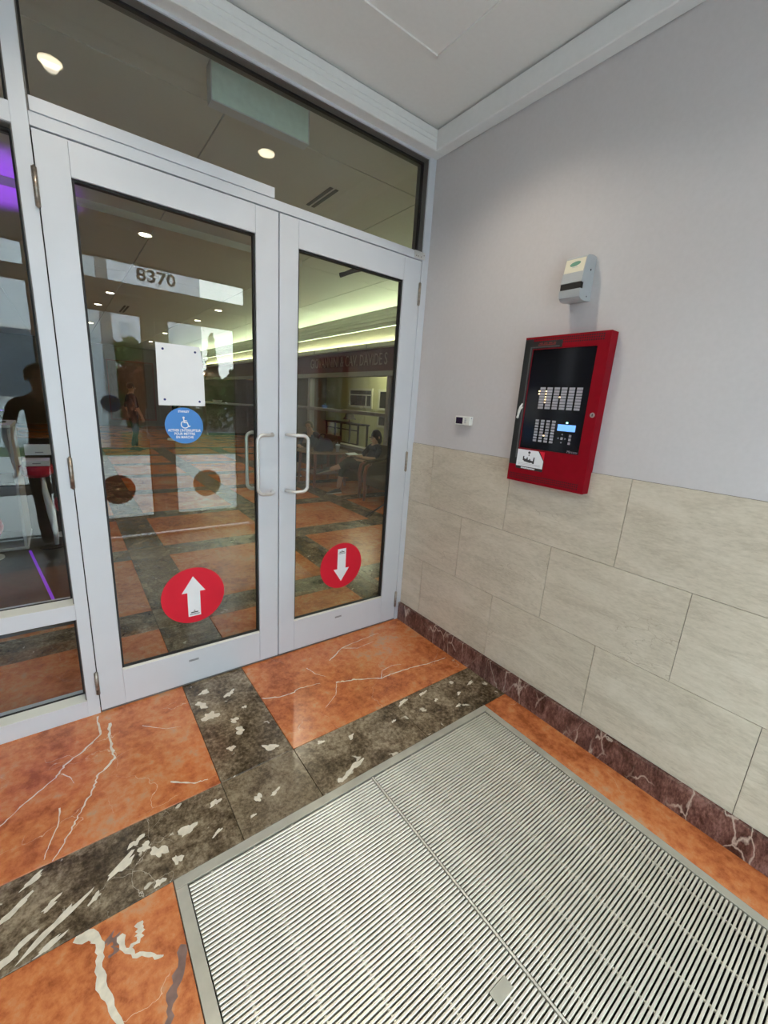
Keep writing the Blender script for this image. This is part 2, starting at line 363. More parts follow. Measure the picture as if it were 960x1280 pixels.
vA = [([(-1.2, -0.317), (-1.116, -0.354), (-1.04, -0.363), (-1.007, -0.344), (-0.878, -0.367)], 0.008),
      ([(-0.797, -0.409), (-0.738, -0.428), (-0.675, -0.45), (-0.549, -0.519), (-0.468, -0.515), (-0.335, -0.531), (-0.221, -0.553), (-0.064, -0.567)], 0.011),
      ([(-0.55, -0.515), (-0.50, -0.46), (-0.42, -0.45), (-0.36, -0.47)], 0.005), ([(-0.725, -0.207), (-0.588, -0.125), (-0.48, -0.112), (-0.266, -0.095)], 0.007),
      ([(-0.588, -0.125), (-0.50, -0.18), (-0.36, -0.17)], 0.006), ([(-0.80, -0.42), (-0.85, -0.50), (-0.95, -0.56)], 0.004), ([(-0.88, -0.2), (-0.86, -0.28), (-0.82, -0.33)], 0.004)]
inlay(sA, [q for p, w in vA for q in jag(p, w)], VEINW, (-1.205, 0, -0.718, 0.02))
big = jag([(-2.03, -1.01), (-1.98, -1.036), (-1.973, -1.081), (-1.979, -1.13), (-1.97, -1.186), (-1.954, -1.239), (-1.93, -1.31)], 0.034, 4, 0.12)
big += jag([(-1.925, -1.075), (-1.915, -1.12), (-1.895, -1.15), (-1.86, -1.175), (-1.83, -1.2)], 0.02, 4, 0.2)+jag([(-1.87, -1.07), (-1.875, -1.11), (-1.9, -1.13)], 0.02)
big += jag([(-2.03, -1.27), (-2.035, -1.32)], 0.012)+jag([(-2.1, -1.2), (-2.2, -1.26)], 0.004)
inlay(sC, big, VEINW, (-2.68, GX0, -2.16, -1.005))
inlay(sC, jag([(-1.775, -1.2), (-1.80, -1.267), (-1.825, -1.296), (-1.84, -1.34), (-1.9, -1.45)], 0.04, 4, 0.15)+jag([(-1.95, -1.06), (-1.93, -1.09), (-1.95, -1.12)], 0.03), VEING, (-2.68, GX0, -2.16, -1.005), 0.0003)
pl = [(-2.135, -0.752, .035, .008), (-2.183, -0.829, .05, .012), (-2.086, -0.867, .025, .009), (-2.068, -0.934, .075, .013), (-2.174, -0.958, .05, .014), (-2.088, -0.99, .04, .008), (-1.896, -0.858, .055, .013), (-1.848, -0.796, .026, .012), (-1.826, -0.834, .016, .020), (-1.787, -0.877, .019, .028), (-1.69, -0.849, .028, .019), (-1.803, -0.985, .016, .011), (-1.575, -0.795, .02, .013), (-1.601, -0.92, .016, .008), (-1.976, -0.921, .016, .010), (-2.3, -0.88, .06, .015), (-1.74, -0.94, .012, .02)]
inlay(sL, [q for i, p in enumerate(pl) for q in patch(p[0], p[1], p[2], p[3], 0.5, i)], VEINW, (-2.68, -1.53, -1.005, -0.718))
pv = [(-1.464, -0.304, .03, .034), (-1.334, -0.188, .028, .016), (-1.445, -0.106, .028, .016), (-1.372, -0.476, .022, .022), (-1.288, -0.65, .018, .035), (-1.373, -0.394, .016, .02), (-1.48, -0.2, .02, .03), (-1.44, -0.56, .012, .02), (-1.30, -0.33, .012, .01)]
inlay(sV, [q for i, p in enumerate(pv) for q in patch(p[0], p[1], p[2], p[3], 0.7, i+40)], VEINW, (-1.53, -1.205, -0.718, 0.02))
inlay(sR1, [q for i, p in enumerate([(-1.024, -0.955, .05, .014), (-1.08, -0.75, .014, .012), (-0.94, -0.80, .018, .01), (-1.10, -0.98, .02, .012), (-0.70, -0.83, .014, .006)]) for q in patch(*p, 0.3, i+60)], VEINW, (-1.205, -0.62, -1.005, -0.718))
inlay(sR2, [q for i, p in enumerate([(-0.57, -0.745, .03, .012), (-0.43, -0.75, .03, .008), (-0.25, -0.86, .014, .01), (-0.33, -0.93, .012, .008), (-0.12, -0.83, .03, .007), (-0.4, -0.83, .012, .008)]) for q in patch(*p, 0.3, i+80)], VEINW, (-0.62, 0, -1.005, -0.718))
inlay(sQ, [q for i, p in enumerate([(-1.427, -0.867, .014, .018), (-1.36, -0.88, .02, .008), (-1.47, -0.93, .01, .006)]) for q in patch(*p, 0.3, i+90)], VEINW, (-1.53, -1.205, -1.005, -0.718))

# right wall: plaster above, stone tiles below, marble baseboard
wall_right = struct(box('wall_right', 0.004, 0.18, YO-0.1, 0.10, -0.02, CZ+0.15, PLASTER))
box('tile_grout', 0.0005, 0.004, YO, 0.0, 0.0, 1.3345, GROUT, wall_right)
ZB, H, TL = 0.139, 0.3985, 0.61
for row, a in ((2, -0.213), (1, -0.515), (0, -0.206)):
    cuts = [-0.001]+[a-TL*k for k in range(-1, 6) if YO < a-TL*k < -0.02]+[YO]
    for c0, c1 in zip(cuts[:-1], cuts[1:]):
        z0 = ZB+row*H; box('stone_tile', -0.005, 0.003, c1+0.0011, c0-0.0011, z0+0.0011, z0+H-0.0011, TILE, wall_right, 0.0006)
bb = empty('baseboard_right', (0, 0, 0), 'structure')
for k, (c0, c1) in enumerate(((0.0, -1.52), (-1.52, YO))):
    box('baseboard_slab', -0.022, 0.003, c1+0.0008, c0-0.001, 0.0, ZB-0.0015, WINE, bb, 0.0015)
wall_left = struct(box('wall_left', XL-0.15, XL, YO-0.1, 0.0, -0.02, CZ+0.15, PLASTER))
ceiling = struct(box('ceiling', XL-0.15, 0.18, YO-0.1, 0.0, CZ, CZ+0.12, CEIL))
# raised panel moulding groove on the ceiling: thin recessed border drawn as a shallow frame
g = MB()
gx0, gx1, gy0, gy1 = XL+0.40, -0.398, YO+0.40, -0.41
for (a, b, c, d) in ((gx0, gx1, gy1-0.012, gy1), (gx0, gx1, gy0, gy0+0.012), (gx0, gx0+0.012, gy0, gy1), (gx1-0.012, gx1, gy0, gy1)): g.box(a, b, c, d, CZ-0.007, CZ)
g.obj('ceiling_bead', CEIL, ceiling)
# cornice, one run per wall, two fine reeds on the face
def cornice(name, pts_fn, a, b, plain=False):
    prof = [(0, 2.985), (0.062, 2.985), (0.066, 2.989), (0.066, 3.020), (0.0635, 3.0215), (0.0635, 3.0235), (0.066, 3.025), (0.066, 3.044), (0.0635, 3.0455), (0.0635, 3.0475), (0.066, 3.049), (0.066, 3.083), (0.056, 3.092), (0.040, CZ), (0, CZ)]
    if plain: prof = [(0, 2.985), (0.062, 2.985), (0.066, 2.989), (0.066, 3.083), (0.056, 3.092), (0.040, CZ), (0, CZ)]
    return struct(fixn(MB().prism(prof, pts_fn, a, b).obj(name, CORN)))
cornice('trim_1', lambda u, v, w: (w, -u, v), XL, 0.0)
cornice('trim_2', lambda u, v, w: (-u, w, v), YO+0.0665, -0.0665, True)
cornice('trim_3', lambda u, v, w: (XL+u, w, v), YO+0.0665, -0.0665, True)
cornice('trim_4', lambda u, v, w: (w, YO+u, v), XL, 0.0)

# ================================================================== storefront frames (inner and outer) and doors
def bar(mb, x0, x1, z0, z1, y0, y1): mb.box(x0, x1, y0, y1, z0, z1)
def storefront(n, y0, xl, xr, ztop, x_left_end, x_right_end, ta=2.487, tb=2.974):
    """frame members, fixed panes. Face at y0, body runs to +Y"""
    d = 0.11
    fr = empty('window_%d' % n, (xl, y0, 0), 'structure')
    def m(name, x0, x1, z0, z1, ya=0.0, yb=d, mt=ALU, bv=0.0015): return box(name, x0, x1, y0+ya, y0+yb, z0, z1, mt, fr, bv)
    m('mullion', xl-0.050, xl-0.001, 0.0, ztop)                                   # left jamb of the doors
    m('jamb', xr+0.001, x_right_end+0.0045, 0.0, ztop) if x_right_end-xr < 0.2 else m('mullion', xr+0.001, xr+0.05, 0.0, ztop)
    m('head_rail', xl, xr, 2.444, ta)
    m('top_rail', xl, xr, tb, ztop)
    # transom pane, gasket and dark liners that paint the reveals' shade
    def pane(x0, x1, z0, z1):
        gk = MB(); w = 0.012
        for (a, b, c, e) in ((x0, x1, z0, z0+w), (x0, x1, z1-w, z1), (x0, x0+w, z0+w, z1-w), (x1-w, x1, z0+w, z1-w)): gk.box(a, b, y0+0.046, y0+0.064, c, e)
        gk.obj('gasket', BLACK, fr)
        pk = MB(); w = 0.004
        for (a, b, c, e) in ((x0, x1, z1-w, z1), (x0, x0+w, z0, z1-w), (x1-w, x1, z0, z1-w)):
            pk.box(a, b, y0+0.008, y0+0.0455, c, e); pk.box(a, b, y0+0.0645, y0+0.105, c, e)
        pk.obj('reveal_shade_liner', ALUD, fr)
        box('glass_pane', x0+0.004, x1-0.004, y0+0.052, y0+0.058, z0+0.004, z1-0.004, GLASS, fr)
    pane(xl, xr, ta, tb)
    def side(x0, x1):
        m('sill_rail', x0, x1, 0.0, 0.088); m('middle_rail', x0, x1, 0.525, 0.60); m('head_rail', x0, x1, 2.432, max(2.495, ta)); m('top_rail', x0, x1, tb, ztop)
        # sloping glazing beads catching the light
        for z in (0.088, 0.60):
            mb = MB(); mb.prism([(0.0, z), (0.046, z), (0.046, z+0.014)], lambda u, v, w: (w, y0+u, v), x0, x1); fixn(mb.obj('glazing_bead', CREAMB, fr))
        pane(x0, x1, 0.088, 0.525); pane(x0, x1, 0.60, 2.432); pane(x0, x1, max(2.495, ta), tb)
    side(x_left_end, xl-0.05)
    m('jamb', x_left_end-0.05, x_left_end, 0.0, ztop)
    if x_right_end-xr >= 0.2: side(xr+0.05, x_right_end-0.05); m('jamb', x_right_end-0.05, x_right_end, 0.0, ztop)
    return fr
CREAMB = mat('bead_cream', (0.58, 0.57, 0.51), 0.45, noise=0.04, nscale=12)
w1 = storefront(1, 0.0, -1.902, -0.0495, 2.99, XL+0.05, -0.001)
for (a, b, c, d) in ((-1.905, -1.893, 0.0, 2.45), (-0.985, -0.966, 0.0, 2.45), (-0.058, -0.045, 0.0, 2.45)): box('gap_light_stop', a, b, 0.0455, 0.052, c, d, BLACK, w1)  # black strips added behind the door gaps to stop light leaks
box('gap_light_stop', -1.893, -0.986, 0.0455, 0.052, 2.43, 2.45, BLACK, w1); box('gap_light_stop', -0.9655, -0.0585, 0.0455, 0.052, 2.43, 2.45, BLACK, w1)
box('threshold', -1.90, -0.05, 0.004, 0.10, 0.0004, 0.010, ALUD, w1)
br = box('corner_bracket', -0.115, -0.030, -0.0035, -0.0005, 2.447, 2.488, HANDLE, w1, 0.0008)
sc = MB()
for sx in (-0.10, -0.085, -0.062, -0.040):
    for k in range(1): sc.tube([(sx, -0.0034, 2.466+0.006*(1 if sx > -0.05 else -1)), (sx, -0.0048, 2.466+0.006*(1 if sx > -0.05 else -1))], 0.0032, 8)
sc.obj('screw', HINGE, br)
# header bulkheads above the frames (ceiling void)
struct(box('wall_front', -6.4, 6.4, 0.002, 0.12, 2.992, CZ+0.3, PLASTER))
struct(box('wall_front_side', 0.182, 6.4, 0.002, 0.12, -0.02, 2.99, PLASTER))
struct(box('wall_front_end', -6.4, XL-0.002, 0.002, 0.12, -0.02, 2.99, PLASTER))

def handle(name, parent, xm, xb, y, yb, zt, zb):
    """offset D-pull: mounts at xm on face y, bar at xb, yb"""
    s = 1 if xb > xm else -1; r = 0.032; pts = [(xm, y, zt)]
    def arc(c, a, b, n=6):
        return [tuple(c[i]+a[i]*math.sin(t)+b[i]*(1-math.cos(t)) for i in range(3)) for t in [PI/2*k/n for k in range(1, n+1)]]
    ym = (y+yb)/2
    pts = [(xm, y, zt), (xm+s*0.010, y+(yb-y)*0.55, zt), (xm+s*0.032, yb, zt), (xb-s*r, yb, zt)]
    for k in range(1, 7):
        t = PI/2*k/6; pts.append((xb-s*r+s*r*math.sin(t), yb, zt-r*(1-math.cos(t))))
    pts.append((xb, yb, (zt+zb)/2))
    for k in range(0, 7):
        t = PI/2*k/6; pts.append((xb-s*r*(1-math.cos(t)), yb, zb+r-r*math.sin(t)))
    pts += [(xm+s*0.032, yb, zb), (xm+s*0.010, y+(yb-y)*0.55, zb), (xm, y, zb)]
    return MB().tube(pts, 0.0095, 10).obj(name, HANDLE, parent, True)
def leaf(n, x0, x1, y0, glass, hinge_x, hx, out=-1):
    """door leaf; face plane at y0 (outer side is -Y), 45 mm thick"""
    d = empty('door_%d' % n, (hinge_x, y0, 0), 'structure'); t = 0.045
    gx0, gx1, gz0, gz1 = glass; zt = 2.438; zb = 0.012
    box('stile', x0, gx0, y0, y0+t, zb, zt, ALU, d, 0.0012); box('stile', gx1, x1, y0, y0+t, zb, zt, ALU, d, 0.0012)
    box('top_rail', gx0+0.0006, gx1-0.0006, y0+0.0005, y0+t, gz1, zt, ALU, d, 0.0008); br_ = box('bottom_rail', gx0+0.0006, gx1-0.0006, y0+0.0005, y0+t, zb, gz0, ALU, d, 0.0008)
    nx = (gx0+gx1)/2-0.02
    box('maker_plate', nx-0.025, nx+0.025, y0-0.0008, y0+0.0004, gz0-0.062, gz0-0.050, mat('plate_grey', (0.30, 0.31, 0.34), 0.4, 0.5, noise=0.2, nscale=90), br_)
    gk = MB(); w = 0.009
    for (a, b, c, e) in ((gx0, gx1, gz0, gz0+w), (gx0, gx1, gz1-w, gz1), (gx0, gx0+w, gz0+w, gz1-w), (gx1-w, gx1, gz0+w, gz1-w)): gk.box(a, b, y0+0.010, y0+0.036, c, e)
    gk.obj('gasket', BLACK, d)
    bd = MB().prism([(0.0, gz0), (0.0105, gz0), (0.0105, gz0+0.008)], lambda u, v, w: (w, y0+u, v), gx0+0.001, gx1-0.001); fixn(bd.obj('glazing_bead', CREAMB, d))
    box('glass_pane', gx0+0.003, gx1-0.003, y0+0.020, y0+0.026, gz0+0.003, gz1-0.003, GLASS, d)
    for z0, z1 in ((0.114, 0.232), (1.14, 1.27), (2.19, 2.315)):
        h = MB().tube([(hx, y0-0.007, z0), (hx, y0-0.007, z1)], 0.0085, 10).obj('hinge', HINGE, d, True)
        kn = MB()
        for q in (0.25, 0.5, 0.75): kn.tube([(hx, y0-0.007, z0+(z1-z0)*q-0.0015), (hx, y0-0.007, z0+(z1-z0)*q+0.0015)], 0.0090, 10)
        kn.tube([(hx, y0-0.007, z1), (hx, y0-0.007, z1+0.006)], [0.005, 0.002], 8); kn.tube([(hx, y0-0.007, z0-0.006), (hx, y0-0.007, z0)], [0.002, 0.005], 8)
        kn.obj('hinge_knuckle', HINGE, h)
    return d
GL_L = (-1.796, -1.093, 0.203, 2.320); GL_R = (-0.871, -0.184, 0.215, 2.309)
d1 = leaf(1, -1.899, -0.9785, 0.0, GL_L, -1.9, -1.9045); d2 = leaf(2, -0.9725, -0.0525, 0.0, GL_R, -0.05, -0.0575)
for dd, xm, xb in ((d1, -1.012, -1.117), (d2, -0.932, -0.828)):
    handle('pull_handle', dd, xm, xb, 0.002, -0.062, 1.378, 1.062); handle('pull_handle', dd, xm, xb, 0.043, 0.107, 1.378, 1.062)
# door closer of the right leaf, lobby side
cl = MB().box(-0.48, -0.16, 0.0455, 0.10, 2.32, 2.375).obj('door_closer', ALUD, d2)
MB().tube([(-0.30, 0.09, 2.372), (-0.43, 0.17, 2.333), (-0.51, 0.20, 2.300)], [0.008, 0.009, 0.014], 8).tube([(-0.505, 0.20, 2.303), (-0.40, 0.21, 2.362), (-0.30, 0.12, 2.40)], 0.007, 8).obj('closer_arm', BLACK, cl)
# operator cover above the left leaf
opc = box('operator_cover', -1.897, -1.000, -0.006, 0.040, 2.4875, 2.532, ALU, d1, 0.0015)

# stickers on a leaf (flat vinyl on the glass)
EX, EZ = (1, 0, 0), (0, 0, 1)
def arrow_sticker(parent, c, r, down, sgn=-1):
    st = lab(disc('arrow_sticker', c, r, sgn, STICK, parent), 'round red vinyl sticker with a white arrow pointing '+('down' if down else 'up'))
    k = -1 if down else 1; s = r/0.155; hw, sw = 0.058*s, 0.031*s
    y = c[1]+sgn*0.0006
    out = [(-sw, -0.117*s), (sw, -0.117*s), (sw, 0.02*s), (hw, 0.02*s), (0, 0.108*s), (-hw, 0.02*s), (-sw, 0.02*s)]
    ux = EX if sgn < 0 else (-1, 0, 0)
    decal('arrow', [[(u, v*k) for u, v in out]], (c[0], y, c[2]), ux, EZ, WHITE, st, 0.0005)
    zz = -0.095*s*k; bars = [[(-0.018*s, zz+dz-0.003*s), (0.018*s, zz+dz-0.003*s), (0.018*s, zz+dz+0.003*s), (-0.018*s, zz+dz+0.003*s)] for dz in (0,)]
    bars += [[(-0.024*s, zz+dz-0.001*s), (0.024*s, zz+dz-0.001*s), (0.024*s, zz+dz+0.001*s), (-0.024*s, zz+dz+0.001*s)] for dz in (-0.008*s, -0.012*s)]
    bars += [[(-0.006*s, zz+0.007*s), (0.006*s, zz+0.007*s), (0, zz+0.013*s)]]
    decal('maker_mark', bars, (c[0], y, c[2]), ux, EZ, INK, st, 0.0010)
    return st
yg = 0.0195
arrow_sticker(d1, (-1.444, yg, 0.520), 0.158, False); arrow_sticker(d2, (-0.527, yg, 0.520), 0.158, True)
def wheelchair(c, s, parent, m, ux, off):
    P = []
    P.append([(0.30*math.cos(t)*0.42-0.10, 0.62+0.30*math.sin(t)*0.42) for t in [2*PI*k/14 for k in range(14)]])
    P += ribbon([(-0.10, 0.52), (-0.07, 0.05), (0.28, 0.05), (0.44, -0.42), (0.58, -0.36)], 0.12)+ribbon([(-0.09, 0.26), (0.22, 0.26)], 0.11)
    arc = [(0.02+0.42*math.cos(t), -0.18+0.42*math.sin(t)) for t in [math.radians(a) for a in range(125, 345, 20)]]
    P += ribbon(arc, 0.10)
    return decal('wheelchair_symbol', [[(u*s, v*s) for u, v in p] for p in P], c, ux, EZ, m, parent, off)
def access_sticker(parent, c, r, sgn=-1):
    st = lab(disc('access_sticker', c, r, sgn, BLUE, parent), 'round blue wheelchair access sticker with white lettering'); y = c[1]+sgn*0.0006
    ux = EX if sgn < 0 else (-1, 0, 0)
    wheelchair((c[0]+(0.002 if sgn < 0 else -0.002), y, c[2]+0.013), 0.040, st, WHITE, ux, 0.0006)
    yy = y+sgn*0.0006
    for s_, dz, sz in (('STANLEY', 0.066, 0.014), ("ACTIVER L'INTERRUPTEUR", -0.023, 0.0165), ('POUR METTRE', -0.039, 0.0165), ('EN MARCHE', -0.055, 0.0165)):
        text('lettering', s_, sz, (c[0], yy, c[2]+dz), ux, EZ, WHITE, st, stretch=0.74 if 'INTER' in s_ else 0.86, bold=0.0004)
    return st
access_sticker(d1, (-1.446, yg, 1.412), 0.085)
# taped sheet of paper
pp = mesh('notice_paper', [(-1.551, yg, 1.503), (-1.347, yg, 1.508), (-1.349, yg, 1.70), (-1.362, yg, 1.777), (-1.548, yg, 1.777),
      (-1.551, yg-0.0006, 1.503), (-1.347, yg-0.0006, 1.508), (-1.349, yg-0.0006, 1.70), (-1.362, yg-0.0006, 1.777), (-1.548, yg-0.0006, 1.777)],
      [(4, 3, 2, 1, 0), (5, 6, 7, 8, 9)]+[(i, (i+1) % 5, (i+1) % 5+5, i+5) for i in range(5)], PAPER, d1); fixn(pp); lab(pp, 'blank white paper sheet held with blue dots')
for x, z in ((-1.520, 1.752), (-1.383, 1.752), (-1.524, 1.530), (-1.372, 1.528)): disc('blue_tack', (x, yg-0.0006, z), 0.0052, -1, NAVY, pp, 12)

# ================================================================== outer entrance behind the camera position
w2 = storefront(2, YO-0.11, -2.005, -0.155, 2.99, XL+0.05, -0.001, 2.535, 2.735)
struct(box('wall_back', -8.0, 8.0, YO-0.24, YO-0.112, 2.992, 6.0, PLASTER))
struct(box('wall_back_side', 0.182, 8.0, YO-0.24, YO-0.112, -0.02, 2.99, PLASTER))
struct(box('wall_back_end', -8.0, XL-0.152, YO-0.24, YO-0.112, -0.02, 2.99, PLASTER))
oy = YO-0.11
d3 = leaf(3, -2.002, -1.0825, oy, (-1.899, -1.197, 0.203, 2.275), -2.0, -2.0075); d4 = leaf(4, -1.0765, -0.157, oy, (-0.962, -0.276, 0.203, 2.275), -0.155, -0.1625)
for dd, xm, xb in ((d3, -1.115, -1.22), (d4, -1.035, -0.93)):
    handle('pull_handle', dd, xm, xb, oy+0.043, oy+0.107, 1.378, 1.062)
arrow_sticker(d3, (-1.522, oy+0.0195, 0.52), 0.158, False); arrow_sticker(d4, (-0.626, oy+0.0195, 0.54), 0.158, True)
access_sticker(d3, (-1.519, oy+0.0195, 1.407), 0.085)
lab(text('street_number', '8370', 0.155, (-1.035, oy+0.0505, 2.645), EX, EZ, INK, w2, 0.001, stretch=1.15, bold=0.003), 'dark street number 8370 on the transom glass')

# ================================================================== floor grate
gr = thing('entrance_grate', ((GX0+GX1)/2, (GY0+GY1)/2, 0), 'large recessed aluminium walk-off floor grate with two slatted panels', 'floor grate')
fw = 0.036
for (a, b, c, d) in ((GX0+0.001, GX1-0.001, GY0-fw, GY0-0.001), (GX0+0.001, GX1-0.001, GY1+0.001, GY1+fw), (GX0+0.001, GX0+fw, GY1+fw+0.0005, GY0-fw-0.0005), (GX1-fw, GX1-0.001, GY1+fw+0.0005, GY0-fw-0.0005)):
    box('border', a, b, c, d, -0.03, 0.0025, GFRAME, gr, 0.0012)
xa, xm, xb_ = GX0+fw+0.004, -0.985, GX1-fw-0.004
box('divider', xm-0.0035, xm+0.0035, GY1+fw, GY0-fw-0.002, -0.03, 0.0015, GRATE, gr, 0.0007)
NS = 133; pitch = (GY0-fw-GY1-fw-0.004)/NS; sw = pitch*0.60
for (s0, s1) in ((xa, xm-0.007), (xm+0.007, xb_)):
    me = bpy.data.meshes.new('slat'); L2 = (s1-s0)/2; h2 = sw/2
    prof = [(-h2, -0.014), (h2, -0.014), (h2, -0.0012), (h2-0.0012, 0.0), (-h2+0.0012, 0.0), (-h2, -0.0012)]
    V = [(-L2, u, v) for u, v in prof]+[(L2, u, v) for u, v in prof]
    me.from_pydata(V, [], [tuple(range(6)), tuple(range(11, 5, -1))]+[(i, i+6, (i+1) % 6+6, (i+1) % 6) for i in range(6)]); me.materials.append(GRATE)
    for k in range(NS):
        y = GY0-fw-0.004-pitch*(k+0.5)
        link('slat', me, None, gr, ((s0+s1)/2, y, 0.0))
    for q in range(5):
        x = s0+(s1-s0)*(q+0.5)/5
        box('cross_rod', x-0.003, x+0.003, GY1+fw, GY0-fw, -0.013, -0.006, GRATE, gr)
box('pit_liner', GX0+0.003, GX1-0.003, GY1+0.003, GY0-0.003, -0.12, -0.10, PIT, gr)
lb = box('metal_tag', -1.112, -1.045, -1.826, -1.792, -0.0005, 0.0022, GFRAME, gr, 0.0004)

# ================================================================== fire alarm panel on the right wall
fp = thing('fire_alarm_panel', (-0.05, -1.088, 1.243), 'red wall-mounted fire alarm control panel with black glass door', 'alarm panel')
PX = -0.100
def py(name, y0, y1, z0, z1, x0, x1, m, parent=fp, bv=0.0): return box(name, x0, x1, y0, y1, z0, z1, m, parent, bv)
py('cabinet', -1.278, -0.873, 1.243, 1.924, -0.086, 0.0035, RED, bv=0.002)
dr = MB()
gy0, gy1, gz0, gz1 = -1.228, -0.918, 1.410, 1.868
for (a, b, c, d) in ((-1.278, gy0, 1.243, 1.924), (gy1, -0.873, 1.243, 1.924), (gy0, gy1, 1.243, gz0), (gy0, gy1, gz1, 1.924)): dr.box(PX, -0.0865, a, b, c, d)
door = dr.obj('cabinet_door', RED, fp)
ho = MB()
for z in (1.9125, 1.9025, 1.8925):
    for k in range(37):
        y = -0.888-k*0.0100; ho.box(PX-0.0003, PX+0.002, y-0.0030, y+0.0030, z-0.0030, z+0.0030)
for z in (1.280, 1.270, 1.260):
    for k in range(37):
        y = -0.888-k*0.0100; ho.box(PX-0.0003, PX+0.002, y-0.0030, y+0.0030, z-0.0030, z+0.0030)
stuff(ho.obj('vent_holes', mat('hole_dark', (0.02, 0.001, 0.003), 0.8, noise=0.1, nscale=20), door))
gp = py('display_board', gy0+0.001, gy1-0.001, gz0+0.001, gz1-0.001, -0.0905, -0.087, BGLASS)
# black bezel strip along the hinge side and its top return
py('bezel_strip', -0.9175, -0.8735, 1.326, 1.9135, PX-0.0022, PX-0.0003, BEZEL, door, 0.0006)
py('bezel_strip', -1.066, -0.918, 1.871, 1.903, PX-0.0022, PX-0.0003, BEZEL, door, 0.0006)
ed = MB(); ed.box(PX-0.004, PX-0.0022, -0.912, -0.906, 1.36, 1.880); ed.box(PX-0.004, PX-0.0022, -1.055, -0.912, 1.876, 1.880)
ed.obj('bezel_edge', mat('bezel_grey', (0.10, 0.10, 0.10), 0.3, noise=0.1, nscale=20), door)
DRED = mat('dull_red_print', (0.25, 0.03, 0.03), 0.6, noise=0.1, nscale=30)
decal('printed_strip', [[(-0.045+0.006*k, z), (-0.045+0.006*k+0.0045, z), (-0.045+0.006*k+0.0045, z+0.005), (-0.045+0.006*k, z+0.005)] for k in range(15) for z in ((-0.006, 0.001) if k % 4 else (-0.006,))], (PX-0.0022, -0.99, 1.890), (0, -1, 0), EZ, DRED, door, 0.0004)
# keys
def keys(name, y0, y1, z0, z1, nc, nr, wr=0.74, hr=0.80):
    mb = MB(); dy = (y1-y0)/nc; dz = (z1-z0)/nr
    for c in range(nc):
        for r in range(nr):
            cy = y0+dy*(c+0.5); cz = z0+dz*(r+0.5); mb.box(-0.0925, -0.0906, cy-abs(dy)*wr/2, cy+abs(dy)*wr/2, cz-abs(dz)*hr/2, cz+abs(dz)*hr/2)
    return stuff(mb.obj(name, KEY, gp))
keys('zone_keys', -0.983, -1.200, 1.700, 1.600, 6, 8); keys('zone_keys', -0.982, -1.098, 1.553, 1.446, 4, 8, 0.62, 0.72)
kk = MB()
for z in (1.489, 1.4725, 1.456): kk.box(-0.0925, -0.0906, -1.179, -1.168, z-0.0055, z+0.0055)
kk.box(-0.0925, -0.0906, -1.140, -1.129, 1.469, 1.480)
for (a, b) in ((0, 0.018), (0, -0.018), (0.017, 0), (-0.017, 0)):
    s = 0.0045; c = (-1.1345+a, 1.4745+b); t = math.atan2(b, a)
    tri = [(c[0]+s*math.cos(t+q), c[1]+s*math.sin(t+q)) for q in (0, 2.1, 4.2)]
    kk.add([(-0.0925, u, v) for u, v in tri]+[(-0.0906, u, v) for u, v in tri], [(0, 1, 2), (5, 4, 3), (0, 3, 4, 1), (1, 4, 5, 2), (2, 5, 3, 0)])
stuff(kk.obj('navigation_keys', KEY, gp))
py('lcd_screen', -1.192, -1.106, 1.508, 1.537, -0.0925, -0.0906, mat('lcd_blue', (0.1, 0.3, 0.8), 0.3, emit=(0.22, 0.48, 1.0), es=0.85, noise=0.02, nscale=20), gp)
def leds(name, pts, m, s=0.0034):
    mb = MB()
    for y, z in pts: mb.box(-0.0930, -0.0906, y-s, y+s, z-s*0.8, z+s*0.8)
    return stuff(mb.obj(name, m, gp))
AMB = mat('amber_led', (0.9, 0.7, 0.4), 0.4, emit=(1.0, 0.75, 0.42), es=3.0, noise=0.01)
leds('indicator_lights', [(-0.984, 1.681), (-0.984, 1.669)]+[(-1.0205, z) for z in (1.681, 1.669, 1.656, 1.644, 1.631)]+[(-1.0925, 1.656), (-1.041, 1.479)], AMB)
leds('power_light', [(-1.149, 1.5455)], mat('green_led', (0.4, 0.9, 0.7), 0.4, emit=(0.45, 1.0, 0.8), es=3.0, noise=0.01), 0.004)
text('lettering', 'Mircom', 0.016, (-0.0912, -1.195, 1.419), (0, -1, 0), EZ, KEY, gp)
lk = MB().tube([(PX, -1.260, 1.586), (PX-0.006, -1.260, 1.586)], 0.0105, 16).obj('lock', STEEL, door); 
MB().box(PX-0.0065, PX-0.006, -1.262, -1.258, 1.581, 1.591).obj('keyhole', BLACK, lk)
# dangling white seal at the hinge side
sl = MB().tube([(PX-0.004, -0.905, 1.622), (PX-0.008, -0.898, 1.605), (PX-0.010, -0.893, 1.585), (PX-0.008, -0.890, 1.566)], [0.003, 0.007, 0.008, 0.006], 8)
sl.tube([(PX-0.006, -0.893, 1.588), (PX-0.009, -0.903, 1.598), (PX-0.006, -0.911, 1.606)], [0.004, 0.004, 0.002], 6); sl.tube([(PX-0.008, -0.890, 1.566), (PX-0.006, -0.886, 1.552)], [0.006, 0.007], 8)
sl.obj('seal_tag', PLW, door, True)
